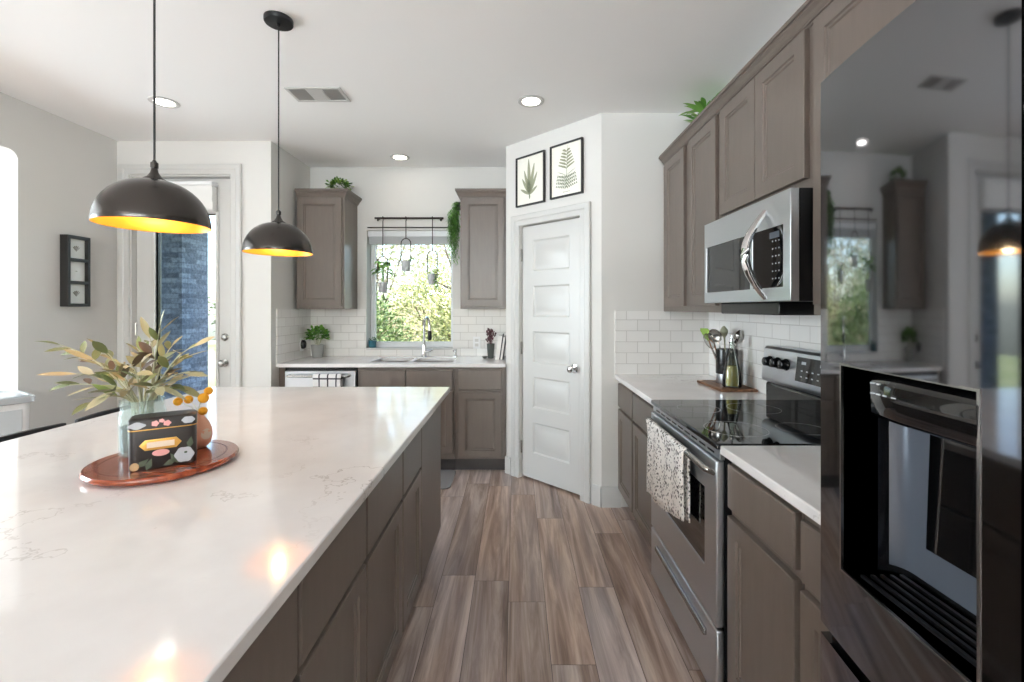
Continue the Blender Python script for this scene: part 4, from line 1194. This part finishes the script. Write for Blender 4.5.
def hanger(label, x, zt, zp, style):
    t = thing('hanging_planter', label, 'planter', (x, RYp, zp), group='pale pots hanging from the bronze rail')
    loc = t.location
    m = W(t).tube([(x, RYp - .013, RZ + .004), (x, RYp - .009, RZ + .0125), (x, RYp, RZ + .0145), (x, RYp + .009, RZ + .0125), (x, RYp + .0135, RZ), (x, RYp + .006, RZ - .02), (x, RYp, RZ - .03), (x, RYp, zt)], .0042, 6)
    m.build('hook_rod', DKMETAL, t)
    hw = .046; pts = []
    top = zp + .10
    for k in range(9):
        a = pi - pi * k / 8
        pts.append((x + hw * cos(a), RYp, zt - hw + hw * sin(a)))
    pts = [(x - hw, RYp, top - .012)] + pts + [(x + hw, RYp, top - .012)]
    W(t).tube(pts, .0046, 6).build('wire_hoop', DKMETAL, t)
    MB().lathe([(.001, 0), (.034, 0), (.037, .004), (.045, .085), (.05, .087), (.05, .098), (.043, .098), (.041, .08)], n=28, cap1=False).build('pot', POT, t)
    MB().lathe([(.0415, .083), (.001, .085)], n=20, cap0=False).build('soil', SOIL, t)
    m = MB()
    if style == 1:
        for k in range(22):
            a = k * 2.4; h = .10 + .1 * (k % 4) / 3; r_ = .02 + .03 * (k % 3) / 2
            e = Vector((r_ * cos(a), r_ * sin(a), .09 + h))
            m.tube([(0, 0, .085), (e.x * .4, e.y * .4, .09 + h * .6), e], .0014, 5)
            m.leaf(e, (cos(a), sin(a), .1), (0, 0, 1), .075, .05, .55, 4)
    elif style == 2:
        for k in range(16):
            a = k * 2.4 + .3; r_ = .02 + .02 * (k % 3)
            m.leaf((r_ * .5 * cos(a), r_ * .5 * sin(a), .088), (cos(a), sin(a), .5), (0, 0, 1), .045, .02, .3, 3)
        for k in range(4):
            a = -.15 - .1 * k
            m.tube([(.02, -.01 * k, .09), (.06, -.015 * k, .115), (.09 + .01 * k, -.02 * k, .14 - .02 * k)], .002, 5)
            m.leaf((.085, -.02 * k, .135 - .015 * k), (1, -.2, .6 - .3 * k), (0, 0, 1), .045, .018, .2, 3)
    else:
        for k in range(46):
            a = k * 2.4; r_ = .03 + .03 * ((k * 7) % 5) / 4
            m.leaf((r_ * .7 * cos(a), r_ * .7 * sin(a), .095 + .05 * ((k * 3) % 4) / 4), (cos(a), sin(a), .4), (0, 0, 1), .036, .02, .35, 3)
        for k in range(22):
            u_ = k / 21; a = -.7 + .25 * sin(k * 2.1)
            m.leaf((.05 * cos(a) + .004 * sin(k), .052 * sin(a), .095 - .13 * u_), (cos(a + sin(k * 3.)), sin(a), -.2), (0, 0, 1), .03, .017, .4, 3)
    m.build('foliage', LEAF2, t)
hanger('pale hanging pot with broad upright leaves, lowest and leftmost on the rail', -1.258, 1.862, 1.518, 1)
hanger('pale hanging pot with a thin sprig, highest one in the middle of the rail', -1.040, 2.03, 1.722, 2)
hanger('pale hanging pot with small trailing leaves, right one on the rail', -.790, 1.915, 1.595, 3)

# trailing fern on the right sink cabinet
tf = thing('trailing_fern', 'green trailing fern hanging down the side of the cabinet right of the window', 'plant', (-.50, 4.16, 2.30))
W(tf).lathe([(.02, 2.27), (.024, 2.275), (.03, 2.335), (.027, 2.335)], (-.527, 4.16, 0), 16).build('wall_pocket', POTDARK, tf)
m = W(tf)
for k in range(72):
    a = rng.uniform(-.25, .25); y = 4.16 + rng.uniform(-.09, .09); L = rng.uniform(.22, .56)
    x0 = -.527; ox = rng.uniform(-.085, .005)
    for j in range(30):
        u_ = j / 29
        c = Vector((x0 + ox * min(1, u_ * 3) + .006 * sin(j * .7 + k), 4.16 + (y - 4.16) * min(1, u_ * 3), 2.34 - L * u_ + .03 * sin(min(1, u_ * 4) * pi)))
        sg = 1 if j % 2 else -1
        m.leaf(c, (rng.uniform(-1, -.0) if sg > 0 else rng.uniform(-.3, .5), sg * rng.uniform(.3, 1), -.35), (-1, 0, .3), .034, .013, .3, 2)
m.build('fronds', FERN, tf)
# plants on top of cabinets
bp = potted('potted_boxwood', 'small round boxwood on top of the cabinet left of the window', 'plant', (-1.592, 4.10, 2.3705), [(.04, 0), (.05, .05), (.052, .06), (.046, .06), (.044, .054)], POTGREY)
bush(MB(), (0, 0, .10), .095, 260, .03, .018, (1.15, 1, .62), .2).build('leaves', BOX, bp)
sp = potted('spiky_plant', 'spiky green plant on top of the stove wall cabinets', 'plant', (1.19, 2.84, 2.3475), [(.05, 0), (.065, .07), (.068, .08), (.06, .08), (.058, .072)], POTGREY)
m = MB()
for k in range(64):
    a = k * 2.4; el = rng.uniform(.3, 1.3)
    c = Vector((.03 * cos(a), .03 * sin(a), .14 + .15 * rng.random()))
    m.tube([(.01 * cos(a), .01 * sin(a), .07), c], .002, 5)
    m.leaf(c, (cos(a), sin(a) * 1.3, el), (0, 0, 1), rng.uniform(.12, .19), .03, .3, 5)
m.build('leaves', LEAF2, sp)

# ------------------------------------------------------------------ things on the stove side counter
cb = thing('cutting_board', 'walnut board lying in the corner of the stove counter', 'board', (1.22, 2.64, .9145))
W(cb).box(1.118, 1.318, 2.475, 2.815, .9146, .929).build('board', BOARD, cb, bevel=.004)
BZ = .9295
bt = thing('oil_bottle', 'clear flared bottle half full of herb infused oil on the walnut board', 'bottle', (1.215, 2.56, BZ))
MB().lathe([(.001, 0), (.046, 0), (.05, .005), (.05, .04), (.045, .09), (.03, .16), (.016, .21), (.013, .225), (.013, .245), (.016, .247), (.016, .255), (.011, .255), (.011, .22), (.026, .16), (.042, .09), (.046, .04), (.045, .008), (.001, .006)], n=32).build('glass', BOTGLASS, bt)
MB().lathe([(.001, .007), (.044, .009), (.0455, .04), (.0415, .09), (.0345, .12), (.001, .121)], n=28).build('oil', OIL, bt)
MB().lathe([(.009, .24), (.009, .256), (.014, .258), (.014, .268), (.006, .272), (.005, .295), (.0035, .3)], n=16).build('pourer', CHROME, bt)
m = MB()
for k in range(9):
    a = k * 2.4
    m.leaf((.022 * cos(a), .022 * sin(a), .015 + .09 * k / 9), (cos(a), sin(a), .8), (0, 0, 1), .022, .009, .0, 3)
m.build('herbs', LEAF, bt)
cx0, cy0 = 1.252, 2.705
ck = thing('utensil_crock', 'black utensil crock with a steel foot behind the oil bottle', 'crock', (cx0, cy0, BZ))
MB().lathe([(.001, .0), (.056, .0), (.058, .004), (.058, .055)], n=36, cap1=False).build('steel_foot', STEEL, ck)
MB().lathe([(.0585, .055), (.060, .06), (.061, .195), (.060, .2), (.056, .2), (.054, .19), (.052, .02), (.001, .018)], n=36, cap0=False).build('body', BLACK, ck)
def utensil(name, label, dx, dy, lean, head, m_h, m_head):
    t = thing(name, label, 'utensil', (cx0 + dx, cy0 + dy, BZ + .02), group='cooking tools in the crock')
    b0 = Vector((cx0 + dx * .4, cy0 + dy * .4, BZ + .021)); tp_ = Vector((cx0 + lean[0], cy0 + lean[1], BZ + lean[2]))
    d = (tp_ - b0).normalized()
    W(t).tube([b0, b0.lerp(tp_, .5), tp_], [.004, .0045, .005], 8).build('handle', m_h, t)
    h = W(t)
    if head == 'spoon':
        pts = []; 
        for k in range(7):
            u_ = k / 6; pts.append(tp_ + d * (.07 * u_ - .004))
        h.tube(pts, [.005, .014, .02, .023, .021, .014, .004], 12)
    elif head == 'ladle':
        c = tp_ + d * .018 + Vector((-.012, -.012, 0))
        s1 = d; s2 = Vector((.7, -.7, 0)); nrm = Vector((-.7, -.7, .1))
        h.rings([[c + (s1 * cos(a) + s2 * sin(a)) * r + nrm * q for a in [2 * pi * k / 24 for k in range(24)]] for r, q in ((.01, .004), (.03, .008), (.038, .016), (.04, .018), (.036, .012), (.012, .0))], True, True)
    elif head == 'spatula':
        sd_ = Vector((.7, -.7, 0))
        h.rings([[tp_ + d * z + sd_ * w_ * s + Vector((.6, .6, 0)) * .003 * q for s, q in ((-1, -1), (1, -1), (1, 1), (-1, 1))] for z, w_ in ((-.005, .006), (.015, .02), (.06, .028), (.075, .022))])
    elif head == 'whisk':
        for k in range(6):
            a = k * pi / 6; e = Vector((cos(a), sin(a), 0))
            h.tube([tp_ + d * (.1 * (1 - cos(q * pi / 6)) / 2 * 1.0) * (1 if q <= 6 else 1) + e * .026 * sin(q * pi / 6) for q in range(7)] , .0011, 4)
            h.tube([tp_ + d * (.1 * (1 - cos(q * pi / 6)) / 2) - e * .026 * sin(q * pi / 6) for q in range(7)], .0011, 4)
    h.build('head', m_head, t)
utensil('spatula', 'green silicone spatula leaning far left out of the crock', -.03, .03, (-.09, .04, .25), 'spatula', WOODU, GREENSIL)
utensil('wooden_spoon', 'wooden spoon beside the green spatula in the crock', -.03, .0, (-.07, .015, .24), 'spoon', WOODU, WOODU)
utensil('ladle', 'round steel ladle facing the room from the crock', -.01, -.02, (-.055, -.01, .262), 'ladle', NICKEL, NICKEL)
utensil('whisk', 'wire whisk hanging over the left rim of the crock', -.02, .02, (-.085, -.0, .20), 'whisk', NICKEL, NICKEL)
utensil('serving_spoon', 'steel serving spoon leaning right in the crock', .02, -.02, (.045, -.04, .25), 'spoon', NICKEL, NICKEL)
utensil('slotted_spoon', 'dull green serving spoon standing upright at the back of the crock', .01, .02, (.0, .03, .27), 'spoon', STEM, STEM)
utensil('tongs', 'steel tool with a narrow head farthest right in the crock', .03, .01, (.062, .015, .235), 'spoon', NICKEL, NICKEL)

# mat in front of the sink
mt = MB().rings([[(x, y, z) for x, y in rrect(-1.30, -.50, 3.44, 3.84, .05)] for z in (.0006, .010)])
tag(mt.build('floor_mat', MAT, bevel=.003), 'grey mat on the floor in front of the sink', 'mat')

# rolled shade at the head of the patio door
rs = thing('roman_shade', 'white folded shade at the top of the patio door', 'shade', (-2.69, sy, 2.15))
m = W(rs)
m.rings([[(x, sy - .0145, 2.145), (x, sy - .05, 2.148), (x, sy - .072, 2.16), (x, sy - .066, 2.215), (x, sy - .076, 2.235), (x, sy - .07, 2.30), (x, sy - .078, 2.354), (x, sy - .0145, 2.354)] for x in (-2.955, -2.43)])
m.build('folds', SHADEFAB, rs, bevel=.004)
W(rs).box(-2.96, -2.425, sy - .085, sy - .0008, 2.355, 2.385).build('headrail', WHITEP, rs, bevel=.004)

# ------------------------------------------------------------------ outdoors
struct('ground', MB().box(-14, 10, YB + .22, 30, -.25, -.12), LAWN)
struct('patio', MB().box(-9, XN - .13, YD + .17, 7.2, -.12, -.03), PAVE)
struct('porch_roof', MB().box(-9, XN - .13, YD + .17, 6.1, 2.75, 2.9), TRIM)
pc = thing('brick_column', 'blue grey brick porch column outside the patio door', 'column', (-4.27, 5.73, 0))
W(pc).box(-4.50, -4.037, 5.5, 5.965, -.028, 2.748).build('shaft', BRICK, pc)
W(pc).box(-4.54, -3.997, 5.46, 6.005, -.028, .10).build('plinth', BRICK, pc)
struct('fence', MB().box(-14, 10, 22.0, 22.05, -.12, 1.6), mat('fence_wood', (176, 160, 140), .9))
def shrub(label, c, r, n, m_, sc, seed, L=.075):
    q = random.Random(seed)
    t = thing('garden_shrub', label, 'shrub', (c[0], c[1], -.12), group='shrubs outside the sink window')
    mb = W(t)
    for k in range(n):
        th = q.uniform(0, 2 * pi); u_ = q.uniform(-.75, 1); s_ = math.sqrt(1 - u_ * u_)
        d = Vector((s_ * cos(th), s_ * sin(th), u_))
        lump = 1 + .16 * sin(d.x * 7 + seed) * cos(d.z * 6 + seed * 2) + .1 * sin(d.y * 11 + d.x * 5)
        p0 = Vector(c) + Vector((d.x * sc[0], d.y * sc[1], d.z * sc[2])) * r * lump * (q.random() ** .25)
        mb.leaf(p0, d + Vector((q.uniform(-1, 1), q.uniform(-1, 1), q.uniform(-.5, .8))), (q.uniform(-1, 1), q.uniform(-1, 1), 1), L * q.uniform(.7, 1.3), L * .5 * q.uniform(.7, 1.3), .1, 2)
    mb.build('leaves', m_, t)
    mb = W(t)
    for k in range(5):
        a = k * 1.26
        mb.tube([(c[0], c[1], -.13), (c[0] + .15 * r * cos(a), c[1] + .15 * r * sin(a), c[2] * .5), (c[0] + .5 * r * cos(a), c[1] + .5 * r * sin(a), c[2] + .3 * r)], [.05, .035, .015], 7)
    mb.build('branches', BARK, t)
shrub('darker green shrub at the left of the sink window view', (-2.75, 7.6, .75), .95, 7500, HEDGE2, (1, .9, 1.05), 3)
shrub('yellow green shrub filling the middle of the sink window view', (-1.6, 9.7, 1.05), 1.15, 9000, HEDGE, (1.05, .9, 1.05), 5)
shrub('light yellow shrub at the right of the sink window view', (-.75, 7.7, .7), .9, 7000, HEDGE, (.95, .9, 1.1), 9)
shrub('tall dark shrub visible beside the brick column', (-4.6, 9.5, 1.1), 1.3, 5000, HEDGE2, (1.1, .9, 1.2), 12, .09)
shrub('pale flowering tree crown far behind the shrubs on the left', (-4.3, 14.0, 3.2), 2.1, 6500, PALE, (1.1, .7, 1.1), 21, .16)
shrub('pale flowering tree crown far behind the shrubs on the right', (-.4, 17.6, 3.5), 2.4, 6500, PALE, (1.1, .7, 1.1), 23, .16)
tb = thing('garden_tree', 'pale tree with dark bare branches behind the shrubs', 'tree', (-1.2, 11, -.12))
mb = W(tb); lv = W(tb); q = random.Random(4)
def grow(p0, d, L, r, depth):
    p1 = p0 + d * L
    mb.tube([p0, p0.lerp(p1, .5) + Vector((q.uniform(-.05, .05), q.uniform(-.05, .05), 0)) * L, p1], [r, r * .85, r * .65], 6)
    if depth == 0:
        for k in range(14): lv.leaf(p1 + Vector((q.gauss(0, .16), q.gauss(0, .16), q.gauss(0, .16))), (q.uniform(-1, 1), q.uniform(-1, 1), q.uniform(-.5, 1)), (q.uniform(-1, 1), 0, 1), .09, .05, .1, 2)
        return
    for k in range(3):
        grow(p1, (d + Vector((q.uniform(-.8, .8), q.uniform(-.8, .8), q.uniform(-.1, .5)))).normalized(), L * q.uniform(.6, .8), r * .6, depth - 1)
grow(Vector((-1.2, 11, -.13)), Vector((.05, 0, 1)).normalized(), 1.7, .11, 5)
mb.build('branches', BARK, tb); lv.build('leaves', PALE, tb)
ft = thing('garden_sapling', 'dark leaning bare branches at the right edge of the sink window', 'tree', (-.72, 6.4, -.12))
mb = W(ft)
def B(*p): mb.tube([Vector(x) for x in p], [.022 - .015 * i / (len(p) - 1) for i in range(len(p))], 6)
B((-.55, 6.4, -.13), (-.56, 6.4, .9), (-.66, 6.4, 1.6), (-.86, 6.4, 1.85), (-.98, 6.4, 2.15), (-1.03, 6.4, 2.4))
B((-.86, 6.4, 1.85), (-.80, 6.42, 2.1), (-.85, 6.42, 2.35)); B((-.66, 6.4, 1.6), (-.95, 6.38, 1.66), (-1.12, 6.36, 1.74)); B((-.66, 6.4, 1.6), (-.70, 6.4, 2.0), (-.62, 6.4, 2.4))
mb.build('branches', BARK, ft)
lv = W(ft)
for k in range(260):
    lv.leaf((q.uniform(-1.0, -.6), 6.4 + q.uniform(-.15, .2), q.uniform(1.35, 2.1)), (q.uniform(-1, 1), q.uniform(-1, 1), q.uniform(-1, 1)), (q.uniform(-1, 1), 0, 1), .05, .026, .1, 2)
lv.build('leaves', PALE, ft)
